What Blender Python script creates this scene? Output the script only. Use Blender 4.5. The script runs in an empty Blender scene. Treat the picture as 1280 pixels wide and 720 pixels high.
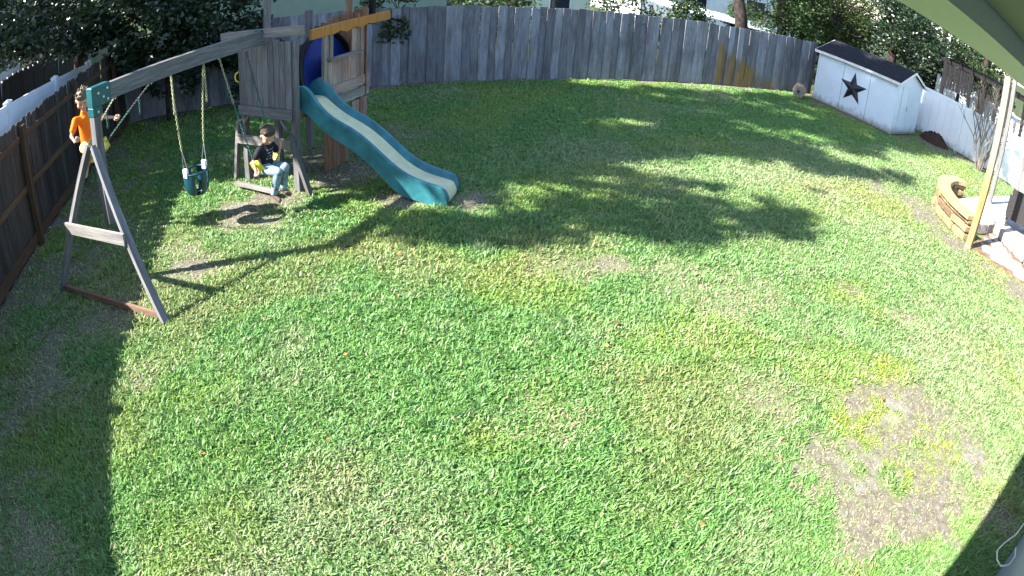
import bpy, math, random
import numpy as np
from mathutils import Vector, Matrix, Quaternion
random.seed(7); RNG = np.random.default_rng(11)
SC = bpy.context.scene; COL = SC.collection
R = math.radians
# ------------------------------------------------------------------ camera
CAM_H = 3.337; PITCH = 0.54869; ROLL = 0.08003; YAW = 0.42536; FPX = 801.9; DIST = -0.1048
def cam_axes():
    f = np.array([0, math.cos(PITCH), -math.sin(PITCH)]); r = np.array([1., 0, 0]); u = np.cross(r, f)
    r2 = math.cos(ROLL)*r + math.sin(ROLL)*u; u2 = -math.sin(ROLL)*r + math.cos(ROLL)*u
    W = np.array([[math.cos(YAW), math.sin(YAW), 0], [-math.sin(YAW), math.cos(YAW), 0], [0, 0, 1]])
    return W@r2, W@u2, W@f
cr, cu, cf = cam_axes()
cam = bpy.data.cameras.new('camera'); camo = bpy.data.objects.new('camera', cam); COL.objects.link(camo)
camo.matrix_world = Matrix(((cr[0], cu[0], -cf[0], 0), (cr[1], cu[1], -cf[1], 0), (cr[2], cu[2], -cf[2], CAM_H), (0, 0, 0, 1)))
cam.type = 'PANO'; cam.panorama_type = 'FISHEYE_LENS_POLYNOMIAL'; cam.sensor_fit = 'HORIZONTAL'; cam.sensor_width = 36.0
cam.clip_end = 2000; cam.clip_start = 0.02
_th = np.linspace(0.0, 1.0, 400); _r = FPX*(_th + DIST*_th**3)*36/1280
_k = np.linalg.lstsq(np.stack([_r, _r**2, _r**3, _r**4], 1), _th, rcond=None)[0]
cam.fisheye_fov = R(180)
cam.fisheye_polynomial_k0 = 0.0
cam.fisheye_polynomial_k1, cam.fisheye_polynomial_k2, cam.fisheye_polynomial_k3, cam.fisheye_polynomial_k4 = [-float(k) for k in _k]
SC.camera = camo
# ------------------------------------------------------------------ sky, sun, exposure
SUN_EL = 38.7
wd = bpy.data.worlds.new('World'); SC.world = wd; wd.use_nodes = True
nt = wd.node_tree; bg = nt.nodes['Background']
sky = nt.nodes.new('ShaderNodeTexSky'); sky.sky_type = 'NISHITA'; sky.sun_disc = False
sky.sun_elevation = R(SUN_EL); sky.sun_rotation = R(270); sky.air_density = 1.0; sky.dust_density = 0.6; sky.ozone_density = 1.2
nt.links.new(sky.outputs[0], bg.inputs[0]); bg.inputs[1].default_value = 0.1
sl = bpy.data.lights.new('sun', 'SUN'); sl.energy = 5.0; sl.angle = R(0.53); sl.color = (1.0, 0.975, 0.935)
so = bpy.data.objects.new('sun', sl); COL.objects.link(so); so.location = (-20, 5, 20)
SUN = Vector((1.25, -0.03, -1.0)).normalized()
so.rotation_euler = SUN.to_track_quat('-Z', 'Y').to_euler()
SC.view_settings.view_transform = 'Standard'; SC.view_settings.look = 'None'; SC.view_settings.gamma = 1.0
SC.view_settings.use_curve_mapping = False; SC.view_settings.exposure = 2.3
SC.cycles.max_bounces = 6; SC.cycles.diffuse_bounces = 3; SC.cycles.glossy_bounces = 2; SC.cycles.transmission_bounces = 3
SC.cycles.use_denoising = True

# ------------------------------------------------------------------ helpers
def tag(o, label=None, cat=None, group=None, kind=None):
    if label: o['label'] = label
    if cat: o['category'] = cat
    if group: o['group'] = group
    if kind: o['kind'] = kind
    return o
def empty(name, loc=(0, 0, 0), rz=0.0, label=None, cat=None, group=None, kind=None):
    o = bpy.data.objects.new(name, None); o.empty_display_size = 0.1; COL.objects.link(o)
    o.location = loc; o.rotation_euler = (0, 0, rz)
    return tag(o, label, cat, group, kind)
def link(name, me, m=None, parent=None, loc=None, rot=None, mat4=None):
    o = bpy.data.objects.new(name, me); COL.objects.link(o)
    if m is not None and len(me.materials) == 0: me.materials.append(m)
    if parent is not None: o.parent = parent
    if mat4 is not None: o.matrix_local = mat4
    else:
        if loc is not None: o.location = loc
        if rot is not None: o.rotation_euler = rot
    return o
class MB:
    def __init__(s): s.v = []; s.f = []; s.mi = []
    def add(s, vs, fs, mi=0):
        n = len(s.v); s.v += [tuple(v) for v in vs]; s.f += [tuple(i+n for i in f) for f in fs]; s.mi += [mi]*len(fs); return s
    def box(s, x0, x1, y0, y1, z0, z1, mi=0):
        vs = [(x0,y0,z0),(x1,y0,z0),(x1,y1,z0),(x0,y1,z0),(x0,y0,z1),(x1,y0,z1),(x1,y1,z1),(x0,y1,z1)]
        return s.add(vs, [(0,3,2,1),(4,5,6,7),(0,1,5,4),(1,2,6,5),(2,3,7,6),(3,0,4,7)], mi)
    def cbox(s, x0, x1, y0, y1, z0, z1, c=0.006, mi=0):   # chamfered box
        vs = []
        for z, k in ((z0, c), (z0+c, 0), (z1-c, 0), (z1, c)):
            vs += [(x0+k,y0+k,z),(x1-k,y0+k,z),(x1-k,y1-k,z),(x0+k,y1-k,z)]
        fs = [(3,2,1,0), (12,13,14,15)]
        for l in range(3):
            for i in range(4):
                j = (i+1) % 4; fs.append((l*4+i, l*4+j, l*4+4+j, l*4+4+i))
        return s.add(vs, fs, mi)
    def tube(s, pts, rad, seg=8, mi=0, cap=True):
        pts = [Vector(p) for p in pts]; n = len(pts)
        if not hasattr(rad, '__len__'): rad = [rad]*n
        vs = []; up = Vector((0, 0, 1)); pa = None
        for i, p in enumerate(pts):
            d = (pts[min(i+1, n-1)] - pts[max(i-1, 0)])
            d = d.normalized() if d.length > 1e-9 else Vector((0, 0, 1))
            if pa is None:
                a = d.cross(up) if abs(d.z) < .95 else d.cross(Vector((1, 0, 0)))
            else: a = pa - d*pa.dot(d)
            if a.length < 1e-6: a = d.orthogonal()
            a.normalize(); pa = a; b = d.cross(a)
            for k in range(seg):
                t = 2*math.pi*k/seg; vs.append(p + (a*math.cos(t) + b*math.sin(t))*rad[i])
        fs = []
        for i in range(n-1):
            for k in range(seg):
                k2 = (k+1) % seg; fs.append((i*seg+k, i*seg+k2, (i+1)*seg+k2, (i+1)*seg+k))
        if cap:
            fs.append(tuple(reversed(range(seg)))); fs.append(tuple(range((n-1)*seg, n*seg)))
        return s.add(vs, fs, mi)
    def ell(s, c, r, nu=12, nv=8, mi=0):
        vs = [(c[0], c[1], c[2]-r[2])]
        for j in range(1, nv):
            ph = -math.pi/2 + math.pi*j/nv
            for i in range(nu):
                t = 2*math.pi*i/nu; vs.append((c[0]+r[0]*math.cos(ph)*math.cos(t), c[1]+r[1]*math.cos(ph)*math.sin(t), c[2]+r[2]*math.sin(ph)))
        vs.append((c[0], c[1], c[2]+r[2])); fs = []
        for i in range(nu):
            fs.append((0, 1+(i+1) % nu, 1+i))
            for j in range(nv-2): fs.append((1+j*nu+i, 1+j*nu+(i+1) % nu, 1+(j+1)*nu+(i+1) % nu, 1+(j+1)*nu+i))
            fs.append((1+(nv-2)*nu+i, 1+(nv-2)*nu+(i+1) % nu, len(vs)-1))
        return s.add(vs, fs, mi)
    def prism(s, poly, z0, z1, mi=0):
        n = len(poly); vs = [(p[0], p[1], z0) for p in poly]+[(p[0], p[1], z1) for p in poly]
        fs = [tuple(reversed(range(n))), tuple(range(n, 2*n))]+[(i, (i+1) % n, n+(i+1) % n, n+i) for i in range(n)]
        return s.add(vs, fs, mi)
    def torus(s, c, ax, ay, R1, R2, r, seg=10, sg=5, mi=0):
        ax = Vector(ax); ay = Vector(ay); n = ax.cross(ay).normalized(); vs = []; c = Vector(c)
        for i in range(seg):
            t = 2*math.pi*i/seg; d = ax*math.cos(t)*R1 + ay*math.sin(t)*R2; dn = d.normalized()
            for k in range(sg):
                p = 2*math.pi*k/sg; vs.append(c + d + dn*r*math.cos(p) + n*r*math.sin(p))
        fs = [(i*sg+k, ((i+1) % seg)*sg+k, ((i+1) % seg)*sg+(k+1) % sg, i*sg+(k+1) % sg) for i in range(seg) for k in range(sg)]
        return s.add(vs, fs, mi)
    def mesh(s, name, mats=(), smooth=False):
        me = bpy.data.meshes.new(name); me.from_pydata([tuple(v) for v in s.v], [], s.f)
        for m in mats: me.materials.append(m)
        if len(mats) > 1: me.polygons.foreach_set('material_index', s.mi)
        if smooth: me.polygons.foreach_set('use_smooth', [True]*len(s.f))
        me.update(); return me
    def build(s, name, m, parent=None, smooth=False, **kw):
        mats = m if isinstance(m, (list, tuple)) else [m]
        return link(name, s.mesh(name, mats, smooth), None, parent, **kw)
def frame_between(p0, p1, side=None):
    p0 = Vector(p0); p1 = Vector(p1); z = (p1-p0); L = z.length; z.normalize()
    x = Vector(side) if side is not None else Vector((0, 0, 1)).cross(z)
    x = x - z*x.dot(z)
    if x.length < 1e-5: x = z.orthogonal()
    x.normalize(); y = z.cross(x)
    M = Matrix(((x.x, y.x, z.x, p0.x), (x.y, y.y, z.y, p0.y), (x.z, y.z, z.z, p0.z), (0, 0, 0, 1)))
    return M, L
def plank(name, p0, p1, w, t, m, parent, side=None, c=0.005):
    """a board from p0 to p1, local z along its length, w across 'side', t thick"""
    M, L = frame_between(p0, p1, side)
    b = MB().cbox(-w/2, w/2, -t/2, t/2, 0, L, c)
    return b.build(name, m, parent, mat4=M)

# ------------------------------------------------------------------ materials
class MT:
    def __init__(s, name):
        s.m = bpy.data.materials.new(name); s.m.use_nodes = True; s.t = s.m.node_tree; s.b = s.t.nodes['Principled BSDF']; s.x = 0
    def n(s, ty, **kw):
        q = s.t.nodes.new(ty)
        for k, v in kw.items():
            if k.startswith('i_'): q.inputs[k[2:].replace('_', ' ')].default_value = v
            else: setattr(q, k, v)
        return q
    def l(s, a, b): s.t.links.new(a, b)
    def coord(s, kind='Object', scale=(1, 1, 1), rnd=True):
        tc = s.n('ShaderNodeTexCoord'); mp = s.n('ShaderNodeMapping'); mp.inputs['Scale'].default_value = scale
        if kind == 'World':
            g = s.n('ShaderNodeNewGeometry'); s.l(g.outputs['Position'], mp.inputs['Vector'])
        else: s.l(tc.outputs[kind], mp.inputs['Vector'])
        if rnd:
            oi = s.n('ShaderNodeObjectInfo'); cx = s.n('ShaderNodeVectorMath', operation='SCALE'); cx.inputs[0].default_value = (37, 53, 71)
            s.l(oi.outputs['Random'], cx.inputs['Scale']); s.l(cx.outputs[0], mp.inputs['Location'])
        return mp.outputs[0]
    def noise(s, vec, scale, detail=4, rough=.55, dist=0.0):
        q = s.n('ShaderNodeTexNoise'); q.inputs['Scale'].default_value = scale; q.inputs['Detail'].default_value = detail
        q.inputs['Roughness'].default_value = rough; q.inputs['Distortion'].default_value = dist; s.l(vec, q.inputs['Vector']); return q.outputs['Fac']
    def ramp(s, fac, stops):
        q = s.n('ShaderNodeValToRGB'); e = q.color_ramp.elements
        while len(e) < len(stops): e.new(0.5)
        for i, (p, c) in enumerate(stops): e[i].position = p; e[i].color = (*c, 1) if len(c) == 3 else c
        s.l(fac, q.inputs[0]); return q.outputs[0]
    def mix(s, a, b, fac, mode='MIX'):
        q = s.n('ShaderNodeMix', data_type='RGBA', blend_type=mode)
        for sock, v in ((q.inputs[6], a), (q.inputs[7], b), (q.inputs[0], fac)):
            if hasattr(v, 'node'): s.l(v, sock)
            elif isinstance(v, (tuple, list)): sock.default_value = (*v, 1)
            else: sock.default_value = v
        return q.outputs[2]
    def math(s, op, a, b=0.0, c=None, clamp=False):
        q = s.n('ShaderNodeMath', operation=op, use_clamp=clamp)
        for i, v in enumerate((a, b, c)):
            if v is None: continue
            if hasattr(v, 'node'): s.l(v, q.inputs[i])
            else: q.inputs[i].default_value = v
        return q.outputs[0]
    def bump(s, h, st=.3, d=.01):
        q = s.n('ShaderNodeBump'); q.inputs['Strength'].default_value = st; q.inputs['Distance'].default_value = d
        s.l(h, q.inputs['Height']); s.l(q.outputs[0], s.b.inputs['Normal'])
    def col(s, c):
        if hasattr(c, 'node'): s.l(c, s.b.inputs['Base Color'])
        else: s.b.inputs['Base Color'].default_value = (*c, 1)
    def set(s, rough=.6, spec=.3, metal=0.0):
        s.b.inputs['Roughness'].default_value = rough; s.b.inputs['Specular IOR Level'].default_value = spec; s.b.inputs['Metallic'].default_value = metal
        return s.m
def wood(name, dark, light, accent=None, rnd=.35, grain=26, recolour=None, rough=.8):
    t = MT(name); v = t.coord('Object', (grain, grain, 1.6))
    g = t.noise(v, 1.0, 6, .65, .6)
    c = t.ramp(g, [(.25, dark), (.5, tuple((a+b)/2 for a, b in zip(dark, light))), (.75, light)])
    v2 = t.coord('Object', (1, 1, .35)); b = t.noise(v2, 4.0, 4, .6)
    if accent: c = t.mix(c, accent, t.ramp(b, [(.45, (0, 0, 0)), (.7, (1, 1, 1))]))
    fine = t.noise(t.coord('Object', (90, 90, 5)), 1.0, 3, .7)
    c = t.mix(c, t.ramp(fine, [(.3, (.3, .3, .3)), (.6, (1, 1, 1))]), .6, 'MULTIPLY')
    oi = t.n('ShaderNodeObjectInfo'); k = t.math('MULTIPLY_ADD', oi.outputs['Random'], rnd*2, 1-rnd)
    hv = t.n('ShaderNodeHueSaturation'); t.l(c, hv.inputs['Color']); t.l(k, hv.inputs['Value']); c = hv.outputs[0]
    if recolour: c = recolour(t, c)
    t.col(c); t.bump(t.math('ADD', g, fine), .35, .006); return t.set(rough, .2)
def plain(name, c, rough=.5, spec=.4, var=.12, scale=8, bump=0.0, metal=0.0, kind='Object'):
    t = MT(name); n = t.noise(t.coord(kind, (1, 1, 1)), scale, 5, .6)
    lo = tuple(x*(1-var*1.6) for x in c); hi = tuple(min(1, x*(1+var)) for x in c)
    t.col(t.ramp(n, [(.3, lo), (.7, hi)]))
    if bump: t.bump(n, bump, .01)
    return t.set(rough, spec, metal)
def yellow_area(t, c):
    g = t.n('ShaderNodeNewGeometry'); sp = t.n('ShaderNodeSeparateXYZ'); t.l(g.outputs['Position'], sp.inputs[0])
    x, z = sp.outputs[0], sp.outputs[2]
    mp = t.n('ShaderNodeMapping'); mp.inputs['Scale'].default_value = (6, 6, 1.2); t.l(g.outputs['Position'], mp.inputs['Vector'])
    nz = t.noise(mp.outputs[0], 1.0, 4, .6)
    line = t.math('MULTIPLY_ADD', x, -0.46, 6.93)                       # the upper edge of the yellow area falls to the right
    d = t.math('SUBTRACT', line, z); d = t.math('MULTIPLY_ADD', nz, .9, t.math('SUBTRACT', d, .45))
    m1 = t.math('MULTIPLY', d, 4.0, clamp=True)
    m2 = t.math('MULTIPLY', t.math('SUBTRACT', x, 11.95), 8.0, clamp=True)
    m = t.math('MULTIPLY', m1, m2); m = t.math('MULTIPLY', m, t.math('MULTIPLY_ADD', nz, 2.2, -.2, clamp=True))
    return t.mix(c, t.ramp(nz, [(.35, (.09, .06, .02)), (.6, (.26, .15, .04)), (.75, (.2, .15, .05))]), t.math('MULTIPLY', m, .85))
def weather_top(t, c):      # the upper half of the post has weathered grey
    tc = t.n('ShaderNodeTexCoord'); sp = t.n('ShaderNodeSeparateXYZ'); t.l(tc.outputs['Object'], sp.inputs[0])
    n = t.noise(tc.outputs['Object'], 2.0, 3, .6); m = t.math('MULTIPLY', t.math('SUBTRACT', t.math('ADD', sp.outputs[2], n), 1.7), 1.3, clamp=True)
    return t.mix(c, (.17, .155, .135), t.math('MULTIPLY', m, .85))
M = {}
M['fence_grey'] = wood('weathered fence boards', (.115, .12, .135), (.31, .315, .345), (.14, .125, .13), .33, 22, yellow_area)
M['fence_brown'] = wood('brown fence boards', (.026, .022, .02), (.08, .068, .058), (.04, .032, .027), .3, 22)
M['post_brown'] = wood('reddish fence post', (.06, .036, .022), (.14, .085, .048), None, .15, 18)
M['play_grey'] = wood('weathered playset wood', (.085, .083, .09), (.25, .245, .25), (.14, .12, .11), .2, 24)
M['play_pale'] = wood('bleached playset wood', (.14, .125, .115), (.32, .30, .275), (.16, .14, .12), .12, 24)
M['play_brown'] = wood('brown playset wood', (.12, .06, .035), (.27, .15, .09), (.2, .14, .1), .22, 24)
M['play_tan'] = wood('tan faded playset boards', (.2, .15, .12), (.4, .32, .27), (.25, .12, .08), .25, 24)
M['play_orange'] = wood('orange stained board', (.28, .11, .02), (.45, .2, .045), None, .1, 20, None, .6)
M['patio_post'] = wood('yellow pine post', (.19, .11, .04), (.33, .205, .08), (.2, .15, .09), .08, 18, weather_top)
M['post_grey'] = wood('grey pine post', (.10, .095, .085), (.2, .19, .175), None, .1, 18)
M['dark_wood'] = wood('dark stained wood', (.004, .004, .005), (.013, .011, .012), None, .2, 20)
M['teal'] = plain('teal moulded plastic', (.028, .15, .175), .45, .4, .25, 5)
M['teal_lite'] = plain('green plastic bracket', (.008, .075, .08), .45, .35, .15, 6)
M['cream'] = plain('cream plastic slide bed', (.56, .55, .33), .5, .35, .12, 6)
M['navy'] = plain('dark green moulded plastic', (.008, .05, .065), .35, .5, .1, 5)
M['yellow'] = plain('yellow plastic', (.72, .62, .05), .45, .4, .06, 5)
M['chain'] = plain('pale coated chain', (.42, .42, .22), .4, .4, .3, 60)
M['chain_g'] = plain('green coated chain', (.03, .12, .09), .45, .4, .2, 60)
M['chain_x'] = plain('dark chain', (.05, .055, .06), .5, .4, .3, 60)
M['chain_d'] = plain('dull coated chain', (.3, .31, .2), .5, .4, .3, 60)
M['steel'] = plain('galvanised steel', (.4, .42, .42), .4, .5, .2, 40, 0, .7)
M['white_tab'] = plain('white plastic', (.72, .75, .75), .5, .4, .05)
M['vinyl'] = plain('white vinyl', (.74, .76, .78), .42, .4, .04, 2)
M['shedwall'] = plain('painted shed panel', (.60, .67, .74), .6, .3, .06, 3)
def dirty_wall(name, c):
    t = MT(name); g = t.n('ShaderNodeNewGeometry'); sp = t.n('ShaderNodeSeparateXYZ'); t.l(g.outputs['Position'], sp.inputs[0])
    n = t.noise(t.coord('World', (1, 1, .6), False), 7, 6, .7); n2 = t.noise(t.coord('World', (1, 1, 1), False), 1.3, 4, .6)
    base = t.ramp(n2, [(.3, tuple(x*.86 for x in c)), (.7, c)])
    m = t.math('MULTIPLY', t.math('SUBTRACT', t.math('MULTIPLY_ADD', n, .75, -.12), sp.outputs[2]), 4.0, clamp=True)
    t.col(t.mix(base, (.16, .14, .11), t.math('MULTIPLY', m, .75))); t.bump(n, .1, .01); return t.set(.6, .3)
M['shedwall'] = dirty_wall('painted shed panel with mud splash', (.60, .67, .74))
M['vinyl'] = dirty_wall('white vinyl with mud splash', (.72, .75, .78))
M['trim'] = plain('shed trim', (.62, .60, .58), .6, .3, .1, 6)
M['shingle'] = plain('dark roof shingle', (.022, .022, .027), .9, .15, .5, 14, .5)
M['star'] = plain('dark rusty metal star', (.022, .022, .03), .5, .4, .4, 10, 0, .3)
M['blue'] = plain('blue tarp fabric', (.008, .025, .19), .6, .3, .35, 4, .2)
M['black'] = plain('black rim plastic', (.01, .01, .012), .5, .3, .3)
M['stone'] = plain('tan wall stone', (.25, .185, .095), .85, .2, .35, 9, .8)
M['stone_c'] = plain('pale tan cap stone', (.29, .22, .115), .85, .2, .25, 9, .6)
M['stone_r'] = plain('brown wall stone', (.16, .105, .062), .85, .2, .35, 9, .8)
M['paver'] = plain('pale paver', (.30, .27, .235), .85, .2, .25, 9, .4)
M['slab'] = plain('pale concrete slab', (.42, .39, .36), .85, .2, .15, 5, .3)
M['kerb'] = plain('speckled concrete block', (.28, .25, .22), .9, .2, .35, 22, .6)
M['wicker'] = plain('dark wicker', (.03, .026, .026), .6, .3, .4, 30)
M['soil'] = None
M['bark'] = plain('dark bark', (.045, .035, .03), .95, .1, .5, 9, .9)
M['bark_pale'] = plain('pale smooth bark', (.17, .14, .115), .8, .2, .3, 9, .4)
M['wall_green'] = plain('grey green stucco', (.20, .27, .23), .8, .2, .05, 3, .1)
M['wall_pale'] = plain('pale green stucco', (.55, .62, .52), .8, .2, .06, 3, .1)
M['wall_white'] = plain('white painted siding', (.7, .74, .78), .7, .2, .06, 3)
M['wall_grey'] = plain('grey siding', (.36, .37, .38), .8, .2, .06, 3)
M['brick_pink'] = plain('pink brick', (.42, .22, .19), .85, .2, .2, 12, .4)
M['roof_blue'] = plain('dark slate roof', (.05, .055, .08), .9, .2, .3, 12, .4)
M['glass_dark'] = plain('dark window glass', (.02, .03, .04), .08, .6, .2)
M['fascia'] = plain('pale olive painted timber', (.74, .76, .63), .55, .3, .04, 3)
M['soffit'] = plain('olive soffit paint', (.24, .27, .21), .7, .2, .05, 3)
M['housewall'] = plain('blue grey house wall', (.15, .18, .20), .75, .2, .06, 5, .2)
M['cable'] = plain('white cable', (.6, .6, .58), .5, .4, .05)
M['mulch'] = plain('red brown mulch', (.06, .036, .027), .95, .1, .6, 30, 1.0)
M['log'] = plain('cut log', (.30, .22, .16), .9, .15, .35, 18, .7)
M['bulb'] = plain('white festoon bulb', (.8, .8, .78), .3, .5, .03)
# people
M['skin'] = plain('skin', (.50, .29, .20), .5, .35, .06, 14)
M['orange'] = plain('orange cotton', (.85, .16, .008), .8, .2, .12, 14, .3)
M['hair_lt'] = plain('light brown hair', (.13, .085, .05), .55, .35, .5, 60, .6)
M['hair_dk'] = plain('dark brown hair', (.055, .036, .025), .6, .3, .5, 60, .6)
M['jeans'] = plain('faded jeans', (.20, .27, .31), .85, .2, .4, 16, .4)
M['shorts'] = plain('pale yellow cotton', (.62, .52, .16), .85, .2, .3, 16, .3)
M['shoe'] = plain('brown shoe', (.13, .085, .06), .7, .3, .4, 20, .3)
M['shoe_p'] = plain('pale pink shoe', (.55, .38, .36), .7, .3, .2, 20)
M['eye'] = plain('dark eye', (.015, .012, .01), .2, .5, .05)
def shirt_print():
    t = MT('black cotton with pale print'); tc = t.n('ShaderNodeTexCoord'); sp = t.n('ShaderNodeSeparateXYZ'); t.l(tc.outputs['Object'], sp.inputs[0])
    x, y, z = sp.outputs
    row = t.math('FRACT', t.math('MULTIPLY', z, 26.0)); rowm = t.math('LESS_THAN', row, .42)
    mp = t.n('ShaderNodeMapping'); mp.inputs['Scale'].default_value = (1, 70, 26); t.l(tc.outputs['Object'], mp.inputs['Vector'])
    nz = t.noise(mp.outputs[0], 1.0, 1, .5); dots = t.math('GREATER_THAN', nz, .52)
    box = t.math('MULTIPLY', t.math('LESS_THAN', t.math('ABSOLUTE', y), .065), t.math('LESS_THAN', t.math('ABSOLUTE', t.math('SUBTRACT', z, .25)), .075))
    m = t.math('MULTIPLY', t.math('MULTIPLY', rowm, dots), t.math('MULTIPLY', box, t.math('GREATER_THAN', x, .0)))
    n = t.noise(tc.outputs['Object'], 20, 4, .6)
    t.col(t.mix(t.ramp(n, [(.3, (.008, .008, .012)), (.7, (.02, .02, .028))]), (.45, .45, .45), m)); return t.set(.85, .2)
M['print'] = shirt_print()
def leaf_mat(name, dark, light, rough=.4, spec=.5, trans=.25):
    t = MT(name); at = t.n('ShaderNodeAttribute', attribute_name='tint'); 
    c = t.ramp(at.outputs['Fac'], [(.0, dark), (1.0, light)]); t.col(c); t.set(rough, spec)
    tr = t.n('ShaderNodeBsdfTranslucent'); t.l(c, tr.inputs['Color']); mx = t.n('ShaderNodeMixShader'); mx.inputs[0].default_value = trans
    out = t.t.nodes['Material Output']; t.l(t.b.outputs[0], mx.inputs[1]); t.l(tr.outputs[0], mx.inputs[2]); t.l(mx.outputs[0], out.inputs[0])
    return t.m
M['leaf_dark'] = leaf_mat('glossy dark leaves', (.009, .022, .009), (.03, .055, .022), .34, .5, .12)
M['leaf_mid'] = leaf_mat('mid green leaves', (.012, .03, .008), (.048, .08, .02), .5, .25, .25)
M['leaf_light'] = leaf_mat('yellow green leaves', (.025, .045, .012), (.09, .12, .03), .5, .25, .3)

# ------------------------------------------------------------------ value noise for the lawn
def vnoise(x, y, sc, seed):
    rg = np.random.default_rng(seed); tab = rg.random((256, 256)); X = x*sc+1000; Y = y*sc+1000
    xi = np.floor(X).astype(int); yi = np.floor(Y).astype(int); fx = X-xi; fy = Y-yi; fx = fx*fx*(3-2*fx); fy = fy*fy*(3-2*fy)
    g = lambda a, b: tab[a % 256, b % 256]
    return (g(xi, yi)*(1-fx)+g(xi+1, yi)*fx)*(1-fy)+(g(xi, yi+1)*(1-fx)+g(xi+1, yi+1)*fx)*fy
def fbm(x, y, sc, seed, o=3): return sum(vnoise(x, y, sc*2**i, seed+i)*.5**i for i in range(o))/sum(.5**i for i in range(o))
EPS = 0.0748
def left_x(y): return (-4.347+EPS*y)/.9972
SPOTS = [(3.49,5.30,.28,.8),(4.15,4.70,.32,.5),(6.35,3.73,.22,.75),(6.67,3.06,.28,.75),(-.34,7.70,.55,1.25),(.1,7.85,.4,1.0),(-1.09,6.44,.42,1.0),(-1.15,6.9,.3,.8),(2.62,7.12,.42,1.1),(1.6,7.42,.35,.9),
         (10.73,6.5,.5,.7),(11.2,5.9,.6,.85),(10.9,5.1,.6,.95),(10.5,4.3,.45,.9),(10.5,3.4,.35,.9),(10.55,2.6,.4,1.0),(10.3,2.0,.5,.9),(18.2,9.3,.7,1.3),(18.8,8.6,.6,1.1),(19.3,7.8,.6,1.1),(17.0,9.6,.6,.7),(-2.05,5.6,.6,.75),(-1.5,4.5,.25,.4),(1.0,8.6,.6,.9),
         (.6,9.4,.7,.8),(3.3,.98,.3,.8),(16.0,11.5,.45,.9),(15.6,12.7,.5,.9),(5.0,.2,.35,.8),(1.87,3.04,.3,.35),(3.8,2.5,.3,.6),(4.3,4.1,.6,.45),(4.9,3.9,.5,.4),(3.9,2.6,.5,.55),(2.9,5.2,.4,.4),(8.1,7.3,.5,.3),(2.2,10.6,.5,.5),(-3.2,6.5,.5,.6),(-3.4,8.5,.5,.6),(-2.9,3.2,.7,.5)]
PATCH = [(4.35,1.6,1.0,.65),(4.95,1.3,.8,.7),(3.8,1.35,.65,.6),(3.7,1.8,.55,.5),(4.2,.9,.75,.45),(5.3,2.0,.45,.45),(3.6,1.0,.45,.4)]
def bareness(x, y):
    n = fbm(x, y, 2.2, 5)-.5; n2 = fbm(x, y, 7.0, 9)-.5
    b = np.zeros_like(x)
    for sx, sy, r, s in SPOTS:
        d = np.hypot(x-sx, y-sy)/r; b = np.maximum(b, s*np.clip(1.25-d-n*1.6-n2*1.0, 0, 1))
    for sx, sy, rx, ry in PATCH:
        d = np.hypot((x-sx)/rx, (y-sy)/ry); b = np.maximum(b, np.clip((1.05-d)*1.5-n*2.6-n2*3.0, 0, .97))
    b = np.maximum(b, np.clip((-1.75-x)*1.5, 0, 1)*np.clip(.25-n*2.0-n2*1.5, 0, .7)*(y > 0)*(x > left_x(y)))
    b = np.maximum(b, np.clip((left_x(y)+.45-x)*2.0-n*2, 0, .9)); b = np.maximum(b, np.clip((y-13.45)*3-n*2, 0, .9))
    return b
def weeds(x, y):     # yellow-green low weeds in the worn patch
    n = fbm(x, y, 4.0, 21)-.5; w = np.zeros_like(x)
    for sx, sy, rx, ry in [(4.75,1.9,.6,.4),(4.95,1.15,.35,.2),(5.45,2.35,.3,.25),(4.5,1.1,.3,.16),(4.3,2.1,.4,.25)]:
        w = np.maximum(w, np.clip(1.3-np.hypot((x-sx)/rx, (y-sy)/ry)-n*2.0, 0, 1))
    return w
PATIO = [(10.75,4.02),(11.3,4.4),(11.7,5.2),(12.6,5.85),(13.9,5.75),(19.6,5.45),(19.6,-.3),(11.6,-.3),(11.05,2.6)]
def inpoly(x, y, poly):
    c = np.zeros(x.shape, bool); n = len(poly)
    for i in range(n):
        x1, y1 = poly[i]; x2, y2 = poly[(i+1) % n]
        with np.errstate(divide='ignore', invalid='ignore'):
            c ^= ((y1 > y) != (y2 > y)) & (x < (x2-x1)*(y-y1)/(y2-y1+1e-12)+x1)
    return c
# ------------------------------------------------------------------ ground and lawn
def mat_soil():
    t = MT('lawn soil and thatch'); v = t.coord('World', (1, 1, 1), False)
    at = t.n('ShaderNodeAttribute', attribute_name='bare')
    n = t.noise(v, 14, 6, .7); n2 = t.noise(v, 60, 3, .7); n3 = t.noise(v, 1.7, 4, .6)
    bare = t.ramp(n, [(.25, (.065, .056, .044)), (.5, (.135, .118, .092)), (.75, (.215, .195, .165))])
    sand = t.ramp(n3, [(.55, (0, 0, 0)), (.72, (1, 1, 1))]); bare = t.mix(bare, (.25, .245, .24), t.math('MULTIPLY', sand, .6))
    thatch = t.ramp(n2, [(.3, (.07, .10, .03)), (.6, (.14, .18, .06)), (.8, (.24, .23, .12))])
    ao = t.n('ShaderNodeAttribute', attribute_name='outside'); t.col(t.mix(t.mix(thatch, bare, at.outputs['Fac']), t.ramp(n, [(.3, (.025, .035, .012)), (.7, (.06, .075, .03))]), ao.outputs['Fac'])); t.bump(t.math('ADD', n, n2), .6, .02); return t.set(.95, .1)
M['soil'] = mat_soil()
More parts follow.
